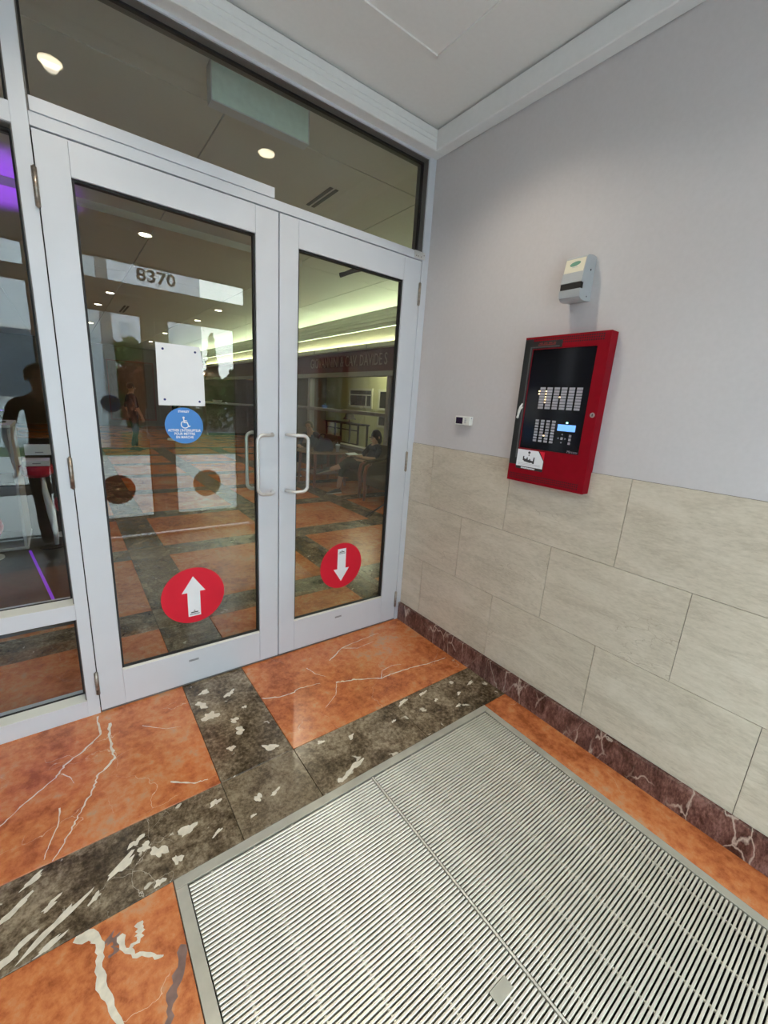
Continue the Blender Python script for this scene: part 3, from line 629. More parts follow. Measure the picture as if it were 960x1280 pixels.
# company sticker
sy = (0, -1, 0)
ns = py('notice_sticker', -1.067, -0.917, 1.308, 1.403, PX-0.0030, PX-0.0024, BLACK, door); so = (PX-0.0030, -0.992, 1.3555)
decal('sticker_face', [[(-0.075, -0.034), (0.073, -0.034), (0.073, 0.004), (0.040, 0.0475), (-0.075, 0.0475)]], so, sy, EZ, WHITE, ns, 0.0004)
decal('sticker_corner', [[(0.046, 0.0475), (0.075, 0.0475), (0.075, 0.008)]], so, sy, EZ, STICK, ns, 0.0005)
gl = [[(-0.040, -0.004), (0.024, -0.014), (0.024, -0.004), (-0.040, 0.006)], [(-0.040, 0.0), (-0.033, 0.0), (-0.033, 0.016), (-0.040, 0.016)], [(-0.022, 0.0), (-0.012, -0.002), (-0.012, 0.012), (-0.018, 0.012)], [(-0.004, -0.004), (0.002, -0.005), (0.002, 0.006), (-0.004, 0.006)],
      [(0.014, -0.016), (0.025, -0.016), (0.025, 0.014), (0.020, 0.018)], [(-0.034, -0.009), (0.006, -0.014), (0.006, -0.008), (-0.034, -0.003)],
      [(-0.008+0.007*math.cos(t), 0.036+0.006*math.sin(t)) for t in [2*PI*k/12 for k in range(12)]], [(-0.011, 0.020), (-0.005, 0.020), (-0.006, 0.027), (-0.010, 0.027)]]
decal('sticker_glyphs', gl, so, sy, EZ, INK, ns, 0.0008)
decal('sticker_lines', [[(-0.066, z), (0.06, z), (0.06, z+0.0012), (-0.066, z+0.0012)] for z in (-0.020, -0.026)], so, sy, EZ, KEY, ns, 0.0008)
decal('sticker_caption', [[(-0.045+0.0072*k, -0.0445), (-0.045+0.0072*k+0.0058, -0.0445), (-0.045+0.0072*k+0.0058, -0.0375), (-0.045+0.0072*k, -0.0375)] for k in range(11)], so, sy, EZ, WHITE, ns, 0.0005)

# slimmer cabinet depth, true width and height
fp.scale = (0.55, 1.025, 1.025); fp.location = (-0.0275, -1.0605, 1.2348)

# ================================================================== hand-sanitiser dispenser
ds = thing('soap_dispenser', (-0.04, -1.052, 2.07), 'small grey wall dispenser with cream label above the red panel', 'dispenser')
Y0, Y1 = -1.100, -1.004
prof = [(0.0035, 2.072), (-0.050, 2.066), (-0.072, 2.068), (-0.086, 2.078), (-0.091, 2.094), (-0.091, 2.108), (-0.070, 2.109), (-0.070, 2.134), (-0.089, 2.135), (-0.070, 2.236), (-0.063, 2.243), (-0.030, 2.249), (0.0035, 2.246)]
smooth(fixn(MB().prism(prof, lambda u, v, w: (u, w, v), Y0, Y1).obj('housing', PLG, ds)), 0.5)
box('sight_window', -0.0875, -0.0705, Y0+0.001, Y1-0.001, 2.110, 2.1335, BLACK, ds)
def on_front(t, off): return (-0.089+0.019*t-off, 2.135+0.101*t)
def fq(y0, y1, t0, t1, off, m, name, parent):
    a = on_front(t0, off); b = on_front(t1, off); a2 = on_front(t0, off-0.001); b2 = on_front(t1, off-0.001)
    return fixn(mesh(name, [(a[0], y1, a[1]), (a[0], y0, a[1]), (b[0], y0, b[1]), (b[0], y1, b[1]), (a2[0], y1, a2[1]), (a2[0], y0, a2[1]), (b2[0], y0, b2[1]), (b2[0], y1, b2[1])], BF, m, parent))
lbp = fq(Y0+0.004, Y1-0.002, 0.42, 0.97, 0.0006, CREAM, 'label_plate', ds)
el = []
for k in range(20):
    t = 2*PI*k/20; q = on_front(0.76+0.095*math.sin(t)+0.03*math.cos(t), 0.0012); el.append((q[0], -1.052-0.024*math.cos(t), q[1]))
MB().poly(el).obj('logo_mark', GREEN, lbp); fq(-1.066, -1.040, 0.615, 0.632, 0.0010, PLG, 'logo_line', lbp)
MB().tube([(-0.030, Y0-0.0012, 2.19), (-0.030, Y0+0.002, 2.19)], 0.004, 10).obj('lock_hole', BLACK, ds); MB().tube([(-0.03, Y0-0.0008, 2.085), (-0.03, Y0+0.002, 2.085)], 0.003, 8).obj('lock_hole', BLACK, ds)

# ================================================================== thermostat
th = thing('thermostat', (-0.012, -0.452, 1.486), 'tiny white wall thermostat with dark screen left of the red panel', 'thermostat')
box('case', -0.028, 0.0035, -0.508, -0.396, 1.486, 1.537, PLW, th, 0.003)
box('screen', -0.0285, -0.0275, -0.456, -0.402, 1.4925, 1.5295, mat('dark_screen', (0.025, 0.015, 0.04), 0.2, noise=0.1, nscale=20), th)
mk = MB()
for z in (1.522, 1.515, 1.508, 1.5): mk.box(-0.0285, -0.0275, -0.484, -0.470, z-0.002, z+0.002)
stuff(mk.obj('printed_lines', KEY, th)); MB().tube([(-0.012, -0.5095, 1.528), (-0.012, -0.5075, 1.528)], 0.004, 8).obj('side_button', KEY, th)

# ================================================================== downlights
LAMPC = mat('lamp_glow', (1, 0.9, 0.7), 0.5, emit=(1.0, 0.86, 0.62), es=14.0, noise=0.005)
TRIM = mat('lamp_trim', (0.75, 0.74, 0.72), 0.4, noise=0.02, nscale=20)
def downlight(x, y, z, power, label, group, r=0.055, spot=2.3, col=(1.0, 0.88, 0.70)):
    t = thing('ceiling_downlight', (x, y, z-0.004), label, 'ceiling light', group)
    pr_ = [(r*1.25, 0.0), (r*1.25, -0.004), (r*1.05, -0.007), (r*0.98, -0.003), (r*0.98, 0.0)]
    MB().lathe((x, y, z-0.0002), pr_, 24).obj('trim_ring', TRIM, t, False)
    MB().lathe((x, y, z-0.004), [(r*0.9, 0.0), (r*0.9, -0.0035), (r*0.5, -0.006)], 20).obj('lamp_lens', LAMPC, t)
    ld = bpy.data.lights.new('bulb', 'SPOT'); ld.energy = power; ld.spot_size = spot; ld.spot_blend = 0.8; ld.color = col; ld.shadow_soft_size = 0.035
    lo = bpy.data.objects.new('bulb', ld); COL.objects.link(lo); lo.parent = t; lo.location = (0, 0, -0.012)
    return t
for x in (-0.69, -1.79):
    downlight(x, -0.77, CZ, LAMP_W, 'recessed round downlight in the vestibule ceiling', 'vestibule ceiling downlights')
for x in (-0.62, -1.80):
    downlight(x, -2.05, CZ, LAMP_W*0.2, 'recessed round downlight in the vestibule ceiling', 'vestibule ceiling downlights')

# ================================================================== LOBBY shell
LCE = mat('lobby_ceiling', (0.62, 0.605, 0.58), 0.75, noise=0.02, nscale=40)
LWL = mat('lobby_wall', (0.20, 0.16, 0.125), 0.7, noise=0.04, nscale=10)
BRN = mat('brown_panel', (0.16, 0.10, 0.065), 0.45, noise=0.15, nscale=5, stretch=(6, 6, 1))
WOOD = mat('red_wood', (0.20, 0.065, 0.035), 0.35, noise=0.2, nscale=12, stretch=(1, 1, 6))
BURG = mat('burgundy_board', (0.11, 0.022, 0.030), 0.45, noise=0.08, nscale=6)
lceil = empty('ceiling_lobby', (0, 0, 0), 'structure')
SEAMX = [-4.2, -2.6, -0.95, 0.62, 1.78]
for k, (a, b) in enumerate(zip(SEAMX, SEAMX[1:]+[2.80])):
    ys = [0.122, 0.84, 3.2, 5.6, 8.0, 10.4, 13.0, 16.0, 19.0]
    for c, d in zip(ys[:-1], ys[1:]):
        box('ceiling_panel', a+0.004, b-0.004, c+0.004, d-0.004, LZ, LZ+0.05, LCE, lceil, 0.002)
box('ceiling_backing', -6.4, 6.4, 0.125, 19.9, LZ+0.051, LZ+0.10, GROUT, lceil)
box('ceiling_panel', -6.4, -4.206, 0.125, 19.0, LZ, LZ+0.05, LCE, lceil); box('ceiling_panel', 3.25, 6.4, 0.125, 19.0, LZ, LZ+0.05, LCE, lceil)
sd = MB()
for k in range(2): sd.box(-0.045+0.05*k, -0.015+0.05*k, 1.20, 1.62, LZ-0.003, LZ+0.001)
sd.obj('slot_diffuser', BLACK, lceil); 
sd = MB()
for k in range(2): sd.box(-0.7+0.06*k, -0.66+0.06*k, 8.6, 9.6, LZ-0.003, LZ+0.001)
sd.obj('slot_diffuser', BLACK, lceil)
struct(box('wall_lobby_back', -6.4, 6.4, 19.02, 19.2, -0.02, LZ+0.1, LWL))
struct(box('wall_lobby_left', -4.6, -4.45, 0.13, 19.0, 0.0, LZ, LWL))
struct(box('wall_lobby_far_side', 6.4, 6.55, 0.0, 19.2, -0.3, LZ+0.1, LWL))
# cross beam
struct(box('trim_5', -4.2, 0.6, 3.02, 3.16, LZ-0.07, LZ-0.001, LCE))

# ---- right lobby wall with name board, cove light and office window
wr = empty('wall_lobby_right', (3.0, 4.0, 0), 'structure')
WY0, WY1 = 0.14, 10.6
OPY = [(4.30, 7.42), (7.55, 10.3)]
box('wall_panel', 3.0, 3.12, WY0, 4.22, 0.0, 2.10, LWL, wr); box('wall_panel', 3.0, 3.12, 4.22, WY1, 0.0, 0.62, BRN, wr)
WYB = 17.9
box('wall_panel', 3.0, 3.12, WY0, WYB, 2.60, LZ, LWL, wr); box('wall_panel', 3.0, 3.12, WY1+0.002, WYB, 2.20, 2.599, BRN, wr)
GRY = mat('window_frame_grey', (0.34, 0.32, 0.30), 0.5, noise=0.04, nscale=10)
box('frame_head', 2.955, 3.12, WY0, WYB, 2.10, 2.19, GRY, wr, 0.003); box('jamb', 2.96, 3.12, 4.22, 4.30, 0.62, 2.10, GRY, wr, 0.003)
box('mullion', 2.97, 3.10, 7.43, 7.54, 0.62, 2.10, GRY, wr, 0.003); box('jamb', 2.97, 3.10, 10.3, 10.4, 0.62, 2.10, GRY, wr, 0.003)
for a, b in OPY:
    box('sill', 2.93, 3.12, a, b, 0.62, 0.68, GRY, wr, 0.003); box('window_rail', 2.965, 3.10, a, b, 1.345, 1.415, GRY, wr, 0.003)
    box('glass_pane', 3.03, 3.036, a, b, 0.68, 1.345, GLASS, wr); box('glass_pane', 3.03, 3.036, a, b, 1.415, 2.10, GLASS, wr)
nb = box('name_board', 2.965, 2.999, WY0, WY1, 2.191, 2.598, BURG, wr, 0.003)
LET = mat('sign_letters', (0.42, 0.30, 0.27), 0.35, metal=0.5, noise=0.05, nscale=20)
lab(text('lettering', 'GIOVANNINI & CAV. DAVIDE S', 0.30, (2.960, 4.32, 2.395), (0, -1, 0), EZ, LET, nb, 0.004, align='RIGHT', stretch=0.74), 'raised dull capital letters on a burgundy board')
# cove: moulded fascia, ledge, tubes
pf = [(2.80, LZ), (2.80, 3.17), (2.815, 3.165), (2.815, 3.115), (2.83, 3.11), (2.83, 3.06), (2.845, 3.055), (2.845, 3.0), (2.86, 2.995), (2.86, 2.93), (2.90, 2.93), (2.90, LZ)]
COVE = mat('cove_paint', (0.62, 0.64, 0.56), 0.6, noise=0.02, nscale=20)
fixn(MB().prism(pf, lambda u, v, w: (u, w, v), WY0, WYB).obj('cove_moulding', COVE, wr))
lg = MB(); lg.box(2.84, 2.999, WY0, WYB, 2.60, 2.625); lg.box(2.84, 2.855, WY0, WYB, 2.625, 2.675); lg.obj('cove_ledge', COVE, wr)
cb = MB()
for k in range(16): cb.box(2.832, 2.8395, 0.6+1.06*k, 0.63+1.06*k, 2.60, 2.68)
stuff(cb.obj('ledge_bracket', GRY, wr))
TUBE = mat('fluorescent', (0.9, 1, 0.8), 0.4, emit=(0.84, 1.0, 0.62), es=78.0, noise=0.005)
for k in range(13):
    y0 = 0.25+1.28*k
    t = thing('fluorescent_tube', (2.93, y0+0.6, 2.645), 'glowing fluorescent tube on the ledge above the name board', 'light tube', 'cove tubes above the name board')
    box('batten', 2.90, 2.96, y0+0.005, y0+1.265, 2.626, 2.65, GRY, t); MB().tube([(2.93, y0+0.02, 2.672), (2.93, y0+1.25, 2.672)], 0.018, 8).obj('tube', TUBE, t)

# ---- office behind the window
OFW = mat('office_wall', (0.58, 0.56, 0.33), 0.7, noise=0.03, nscale=8)
ofw = struct(box('wall_office_back', 5.2, 5.3, 3.0, 11.0, 0.0, 2.9, OFW))
struct(box('wall_office_side', 3.14, 5.2, 10.62, 10.75, 0.0, 2.9, LWL)); struct(box('wall_office_end', 3.14, 5.2, 3.4, 3.5, 0.0, 2.9, OFW))
struct(box('ceiling_office', 3.14, 5.2, 3.5, 10.62, 2.9, 2.95, CEIL))
OFF = mat('office_trim', (0.62, 0.60, 0.47), 0.5, noise=0.03, nscale=10)
PIC = mat('picture_glass', (0.03, 0.03, 0.025), 0.15, noise=0.4, nscale=2)
def framed(y0, y1, z0, z1, label, nm='wall_picture', bars=()):
    t = thing(nm, (5.18, (y0+y1)/2, z0), label, 'picture'); w = 0.06
    f = MB()
    for (a, b, c, d) in ((y0, y1, z0, z0+w), (y0, y1, z1-w, z1), (y0, y0+w, z0+w, z1-w), (y1-w, y1, z0+w, z1-w)): f.box(5.165, 5.199, a, b, c, d)
    f.obj('frame', OFF, t); box('dark_panel', 5.185, 5.195, y0+w, y1-w, z0+w, z1-w, PIC, t)
    if bars:
        for (a, b, c, d) in bars: box('glazing_bar', 5.172, 5.184, a, b, c, d, OFF, t)
framed(7.9, 9.15, 1.45, 2.0, 'wide dark interior window with pale bars in the office', 'interior_window', ((7.95, 9.1, 1.80, 1.83), (8.2, 8.23, 1.5, 1.8)))
framed(6.85, 7.6, 1.42, 1.98, 'dark square framed picture on the yellow office wall'); framed(6.85, 7.6, 0.95, 1.35, 'low dark framed picture under the square one')
lpn = bpy.data.lights.new('office_lamp', 'AREA'); lpn.energy = 34; lpn.size = 1.2; lpn.color = (1.0, 0.95, 0.66)
lt = thing('ceiling_panel_light', (4.4, 7.0, 2.88), 'flat square ceiling light inside the yellow office', 'ceiling light'); box('diffuser', 3.95, 4.85, 6.55, 7.45, 2.875, 2.898, mat('panel_glow', (1, 1, 0.9), 0.5, emit=(1, 0.95, 0.7), es=3.0, noise=0.005), lt)
lo = bpy.data.objects.new('office_lamp', lpn); COL.objects.link(lo); lo.parent = lt; lo.location = (0, 0, -0.02)
cs = thing('metal_console', (4.6, 8.3, 0), 'black metal console shelf behind the lobby window', 'shelf')
for (x, y) in ((4.45, 7.45), (4.45, 8.35), (4.75, 7.45), (4.75, 8.35), (4.45, 9.2), (4.75, 9.2)): box('leg', x-0.022, x+0.022, y-0.022, y+0.022, 0.0, 0.98, BLACK, cs)
box('shelf_top', 4.40, 4.80, 7.40, 9.25, 0.98, 1.02, BLACK, cs, 0.003)
for z in (0.82, 0.3, 0.45): box('rail', 4.44, 4.46, 7.47, 9.18, z, z+0.03, BLACK, cs)
ls = thing('table_lamp', (4.6, 8.15, 1.0205), 'small lamp with a dark flared shade on the metal console', 'lamp')
MB().lathe((4.6, 8.15, 1.0205), [(0.09, 0), (0.09, 0.015), (0.02, 0.03), (0.02, 0.09)], 14).obj('base', BLACK, ls)
fixn(MB().lathe((4.6, 8.15, 1.11), [(0.20, 0), (0.15, 0.06), (0.11, 0.16), (0.09, 0.23)], 16).obj('lamp_shade', mat('dark_shade', (0.04, 0.03, 0.025), 0.7, noise=0.2, nscale=20), ls, False))
bk = thing('filing_cabinet', (4.75, 5.6, 0), 'pale low filing cabinet behind the lobby window', 'cabinet')
box('body', 4.55, 5.1, 5.0, 6.2, 0.0, 1.05, OFF, bk, 0.004)
for z in (0.08, 0.40, 0.72):
    dw = box('drawer', 4.535, 4.5495, 5.03, 6.17, z, z+0.29, OFF, bk, 0.003); box('drawer_handle', 4.522, 4.5345, 5.5, 5.7, z+0.14, z+0.16, STEEL, dw)

# ================================================================== furniture by the window
UPH = mat('olive_upholstery', (0.075, 0.060, 0.036), 0.85, spec=0.1, noise=0.15, nscale=60, bump=0.15)
def armchair(x, y, label):
    """front faces -X; x = front edge, y = centre"""
    t = thing('armchair', (x, y, 0), label, 'armchair', 'olive armchairs along the window wall'); hw = 0.32; D = 0.68
    for s in (-1, 1):
        yy = y+s*hw
        MB().tube([(x+0.03, yy, 0.0), (x+0.05, yy, 0.2), (x+0.02, yy, 0.42), (x+0.05, yy, 0.57), (x+0.14, yy, 0.615)], [0.022, 0.028, 0.032, 0.030, 0.026], 8).obj('leg', WOOD, t, True)
        MB().tube([(x+D, yy*1.0, 0.0), (x+D-0.02, yy, 0.40), (x+D+0.02, yy, 0.60)], [0.022, 0.028, 0.024], 8).obj('leg', WOOD, t, True)
        MB().tube([(x+0.10, yy, 0.607), (x+0.3, yy, 0.625), (x+0.5, yy, 0.66), (x+D, yy, 0.76)], [0.026, 0.028, 0.03, 0.03], 8).obj('armrest', UPH, t, True)
        bev(MB().box(x+0.07, x+D-0.03, yy-0.022, yy+0.022, 0.27, 0.60).obj('side_panel', UPH, t), 0.012)
    bev(MB().box(x+0.02, x+0.60, y-hw+0.024, y+hw-0.024, 0.27, 0.43).obj('seat', UPH, t), 0.035, 3)
    pb = [(x+0.56, 0.30), (x+0.70, 0.30), (x+0.80, 0.80), (x+0.77, 0.86), (x+0.70, 0.86), (x+0.60, 0.45)]
    bev(fixn(MB().prism(pb, lambda u, v, w: (u, w, v), y-hw+0.024, y+hw-0.024).obj('backrest', UPH, t)), 0.02, 2)
    return t
armchair(1.93, 3.08, 'empty olive armchair with curved wooden front legs beside the cane'); armchair(2.00, 3.98, 'olive armchair in which the reading woman sits')
armchair(2.05, 5.95, 'olive armchair beyond the small table')
TBT = mat('table_top', (0.30, 0.20, 0.13), 0.25, noise=0.1, nscale=8, stretch=(1, 6, 1))
tb = thing('side_table', (2.0, 4.95, 0), 'low wooden lounge table holding a dark handbag', 'table')
MB().lathe((2.0, 4.95, 0.625), [(0.48, 0), (0.50, 0.008), (0.50, 0.026), (0.49, 0.032)], 36).obj('table_top', TBT, tb)
for (a, b) in ((-0.3, -0.3), (0.3, -0.3), (0.3, 0.3), (-0.3, 0.3)): MB().tube([(2.0+a*1.1, 4.95+b*1.1, 0), (2.0+a, 4.95+b, 0.625)], [0.025, 0.03], 8).obj('leg', WOOD, tb)
box('lower_shelf', 1.72, 2.28, 4.67, 5.23, 0.22, 0.24, WOOD, tb, 0.004)
BAGM = mat('navy_fabric', (0.010, 0.011, 0.022), 0.7, spec=0.1, noise=0.2, nscale=30)
bg = thing('handbag', (1.93, 4.78, 0.657), 'slouchy dark navy handbag standing on the lounge table', 'bag')
bo = fixn(MB().prism([(-0.17, 0), (0.17, 0), (0.18, 0.08), (0.14, 0.20), (0.06, 0.245), (-0.04, 0.22), (-0.11, 0.16), (-0.18, 0.07)], lambda u, v, w: (1.93+u, 4.78+w, 0.657+v), -0.075, 0.075).obj('bag_body', BAGM, bg)); bev(bo, 0.02, 2)
MB().tube([(1.93-0.02+0.09*math.cos(t), 4.78, 0.865+0.11*math.sin(t)) for t in [PI*k/10 for k in range(11)]], 0.010, 8).obj('bag_strap', BAGM, bg, True)
cp = thing('takeaway_cup', (2.17, 4.66, 0.657), 'paper cup with a white lid on the lounge table', 'cup')
MB().lathe((2.17, 4.66, 0.657), [(0.028, 0), (0.04, 0.12)], 16).obj('cup_body', mat('cup_grey', (0.35, 0.34, 0.30), 0.5, noise=0.05), cp); MB().lathe((2.17, 4.66, 0.777), [(0.043, 0), (0.043, 0.012), (0.036, 0.022)], 16).obj('lid', WHITE, cp)
MB().tube([(2.17, 4.66, 0.70), (2.165, 4.66, 0.845)], 0.004, 6).obj('straw', WHITE, cp)

# ================================================================== people
SKIN = mat('skin', (0.46, 0.27, 0.18), 0.55, noise=0.05, nscale=15)
def body(name, J, E, mats, parent, root, sub=2):
    """J name->(pos, radius); E (a, b, material). One continuous skinned surface."""
    names = list(J); idx = {n: i for i, n in enumerate(names)}
    me = bpy.data.meshes.new(name); me.from_pydata([J[n][0] for n in names], [(idx[a], idx[b]) for a, b, _ in E], [])
    o = bpy.data.objects.new(name+'_rig', me); COL.objects.link(o)
    md = o.modifiers.new('s', 'SKIN'); md.use_smooth_shade = True
    for n in names:
        sv = me.skin_vertices[0].data[idx[n]]; r = J[n][1]; sv.radius = (r, r) if not isinstance(r, tuple) else r; sv.use_root = (n == root)
    sb = o.modifiers.new('d', 'SUBSURF'); sb.levels = sub; sb.render_levels = sub
    dg = bpy.context.evaluated_depsgraph_get(); dg.update(); nm = bpy.data.meshes.new_from_object(o.evaluated_get(dg)); bpy.data.objects.remove(o)
    nm.materials.clear()
    segs = [(Vector(J[a][0]), Vector(J[b][0]), k) for a, b, k in E]
    for p in nm.polygons:
        p.use_smooth = True; c = p.center; best = 1e9
        for a, b, k in segs:
            ab = b-a; t = max(0, min(1, (c-a).dot(ab)/max(ab.length_squared, 1e-9))); d = (c-a-ab*t).length
            if d < best: best = d; p.material_index = k
    nm.name = name; q = org(parent)
    nm.transform(Matrix.Translation(-q)); return link(name, nm, mats, parent, q)
def fingers(J, E, hand, wrist, palm, dirv, side, k):
    """five finger chains leaving the palm; dirv along the fingers, side across the palm"""
    d = Vector(dirv).normalized(); s = Vector(side).normalized(); w = Vector(palm); n = d.cross(s)
    for i, (o, l) in enumerate(((-0.030, 0.070), (-0.010, 0.080), (0.010, 0.076), (0.028, 0.060))):
        b = w+d*0.03+s*o
        J[hand+'f%da' % i] = (b, 0.009); J[hand+'f%db' % i] = (b+d*l*0.55+n*-0.008, 0.0085); J[hand+'f%dc' % i] = (b+d*l*0.92+n*-0.03, 0.0075)
        E += [(palm_name(hand), hand+'f%da' % i, k), (hand+'f%da' % i, hand+'f%db' % i, k), (hand+'f%db' % i, hand+'f%dc' % i, k)]
    b = w-s*0.032-d*0.01
    J[hand+'ta'] = (b, 0.010); J[hand+'tb'] = (b-s*0.02+d*0.035-n*0.01, 0.0085); E += [(palm_name(hand), hand+'ta', k), (hand+'ta', hand+'tb', k)]
def palm_name(h): return h+'palm'
def headparts(parent, c, f, r, hair, longhair=0.0, bald=False):
    """c head centre, f facing direction; adds hair, eyes, nose, mouth, ears"""
    c = Vector(c); f = Vector(f).normalized(); s = f.cross(Vector((0, 0, 1))).normalized()
    mb = MB(); V = []; F = []; n, m_ = 9, 16
    rr = random.Random(int(abs(c.x*977+c.y*31)*100))
    for i in range(n+1):
        th_ = PI*i/n
        for k in range(m_):
            ph = 2*PI*k/m_; d = Vector((math.sin(th_)*math.cos(ph), math.sin(th_)*math.sin(ph), math.cos(th_)))
            fr_ = d.dot(f); rad = r*1.12*(1+rr.uniform(-0.03, 0.03))
            p = d*rad; p.z *= 1.16
            if fr_ > 0.52 and d.z < 0.52: p = d*r*0.80
            if d.z < -0.35-longhair*0.3: p = d*r*0.78; 
            elif longhair and fr_ < 0.2: p.z -= longhair*0.05*(1-d.z)
            V.append(c+p+f*(-0.012)+Vector((0, 0, 0.012)))
    for i in range(n):
        for k in range(m_):
            k2 = (k+1) % m_; F.append((i*m_+k, (i+1)*m_+k, (i+1)*m_+k2, i*m_+k2))
    mesh('hair', V, F, hair, parent, True)
    nose = MB().tube([c+f*r*0.93+Vector((0, 0, 0.018)), c+f*r*1.13+Vector((0, 0, -0.022)), c+f*r*0.98+Vector((0, 0, -0.03))], [0.008, 0.014, 0.008], 6).obj('nose', SKIN, parent, True)
    MB().tube([c+f*r*0.95-s*0.022+Vector((0, 0, -0.055)), c+f*r*1.0+Vector((0, 0, -0.057)), c+f*r*0.95+s*0.022+Vector((0, 0, -0.055))], 0.006, 6).obj('mouth', mat('lips', (0.30, 0.10, 0.08), 0.5, noise=0.05), parent, True)
    for q in (-1, 1):
        MB().lathe(c+f*r*0.93+s*q*0.032+Vector((0, 0, 0.005)), [(0.002, -0.007), (0.009, -0.003), (0.009, 0.003), (0.002, 0.007)], 8).obj('eye', INK, parent)
        MB().lathe(c+s*q*r*0.98+f*-0.005+Vector((0, 0, -0.03)), [(0.006, 0), (0.014, 0.02), (0.014, 0.045), (0.005, 0.06)], 8).obj('ear', SKIN, parent, True)

# ---- seated woman reading in the armchair (faces -X)
OLV = mat('olive_trousers', (0.055, 0.060, 0.045), 0.8, spec=0.1, noise=0.1, nscale=30); NTS = mat('navy_shirt', (0.012, 0.013, 0.024), 0.8, spec=0.1, noise=0.1, nscale=30)
HBL = mat('black_hair', (0.010, 0.008, 0.008), 0.5, spec=0.1, noise=0.2, nscale=40); HGR = mat('grey_hair', (0.23, 0.20, 0.15), 0.6, noise=0.3, nscale=40); HBR = mat('brown_hair', (0.05, 0.028, 0.018), 0.55, noise=0.2, nscale=40)
SHB = mat('grey_shoe', (0.05, 0.048, 0.042), 0.6, noise=0.1, nscale=30); SOLE = mat('white_sole', (0.62, 0.60, 0.55), 0.6, noise=0.03, nscale=20)
def shoe(parent, heel, toe, up=(0, 0, 1), m=None, sole=True, w=0.042):
    h = Vector(heel); t = Vector(toe); d = (t-h); u = Vector(up); u = (u-d.normalized()*u.dot(d.normalized())).normalized(); s = d.normalized().cross(u)
    out = [(-0.02, 0.6), (0.0, 0.8), (0.25, 0.85), (0.5, 0.95), (0.75, 1.0), (0.95, 0.75), (1.05, 0.3)]
    V = []; rows = [(0.0, 1.0), (0.018, 1.04), (0.045, 0.92), (0.075, 0.55)]
    ring = [(a, b) for a, b in out]+[(a, -b) for a, b in reversed(out)]
    n = len(ring)
    for k, (z, sc_) in enumerate(rows):
        for a, b in ring:
            zz = z*(1.0 if a < 0.45 else max(0.45, 1.0-(a-0.45)*1.1)); aa = a if k < 2 else 0.5+(a-0.5)*(0.96 if k == 2 else 0.55)-(0.10 if k == 3 else 0)
            V.append(h+d*aa+s*b*w*sc_+u*zz)
    F = [tuple(range(n-1, -1, -1)), tuple(range(3*n, 4*n))]+[(r*n+i, r*n+(i+1) % n, (r+1)*n+(i+1) % n, (r+1)*n+i) for r in range(3) for i in range(n)]
    fm = [1, 0]+[1 if r == 0 else 0 for r in range(3) for i in range(n)]
    o = mesh('shoe', V, F, [m or SHB, SOLE if sole else (m or SHB)], parent, False, fm); return fixn(o)
wo = thing('person', (2.40, 3.98, 0), 'seated person with short black hair, dark top and olive trousers, reading cross-legged', 'person')
J = {'pel': ((2.42, 3.98, 0.50), 0.125), 'wst': ((2.50, 3.98, 0.62), 0.105), 'chs': ((2.55, 3.99, 0.75), 0.115), 'shc': ((2.565, 3.99, 0.83), 0.075), 'nek': ((2.56, 3.99, 0.875), 0.045), 'hd0': ((2.545, 3.99, 0.925), 0.062), 'hd1': ((2.55, 3.99, 1.01), 0.072), 'hd2': ((2.555, 3.99, 1.055), 0.045),
     'lh': ((2.40, 3.90, 0.50), 0.095), 'lk': ((1.93, 3.90, 0.60), 0.062), 'lm': ((1.80, 3.95, 0.50), 0.052), 'la': ((1.63, 4.02, 0.435), 0.036),
     'rh': ((2.40, 4.07, 0.50), 0.095), 'rk': ((1.95, 4.06, 0.52), 0.062), 'rm': ((1.90, 4.07, 0.30), 0.052), 'ra': ((1.865, 4.08, 0.09), 0.036),
     'ls': ((2.55, 3.83, 0.81), 0.055), 'le': ((2.42, 3.77, 0.63), 0.042), 'lw': ((2.20, 3.86, 0.655), 0.026), 'lpalm': ((2.14, 3.89, 0.665), 0.026),
     'rs': ((2.56, 4.15, 0.81), 0.055), 're': ((2.42, 4.21, 0.63), 0.042), 'rw': ((2.20, 4.12, 0.655), 0.026), 'rpalm': ((2.14, 4.09, 0.665), 0.026)}
E_ = [('pel', 'wst', 0), ('wst', 'chs', 0), ('chs', 'shc', 0), ('shc', 'nek', 2), ('nek', 'hd0', 2), ('hd0', 'hd1', 2), ('hd1', 'hd2', 2), ('pel', 'lh', 1), ('lh', 'lk', 1), ('lk', 'lm', 1), ('lm', 'la', 2), ('pel', 'rh', 1), ('rh', 'rk', 1), ('rk', 'rm', 1), ('rm', 'ra', 2),
      ('shc', 'ls', 0), ('ls', 'le', 0), ('le', 'lw', 2), ('lw', 'lpalm', 2), ('shc', 'rs', 0), ('rs', 're', 0), ('re', 'rw', 2), ('rw', 'rpalm', 2)]
fingers(J, E_, 'l', 'lw', J['lpalm'][0], (-1, 0.1, 0.1), (0, 1, 0), 2); fingers(J, E_, 'r', 'rw', J['rpalm'][0], (-1, -0.1, 0.1), (0, -1, 0), 2)
body('body', J, E_, [NTS, OLV, SKIN], wo, 'pel')
headparts(wo, (2.555, 3.99, 0.995), (-1, 0, -0.15), 0.098, HBL, 0.8)
MB().tube([(2.462, 3.99+0.045*k, 0.992) for k in (-1.2, -0.5, 0.5, 1.2)], 0.010, 6).obj('spectacles', BLACK, wo)
shoe(wo, (1.70, 4.01, 0.425), (1.43, 4.05, 0.375), (0, 0.2, 1)); shoe(wo, (1.92, 4.08, 0.001), (1.66, 4.10, 0.001))
bk2 = thing('open_book', (2.10, 3.98, 0.69), 'open white pages held in the reading person\'s lap', 'book')
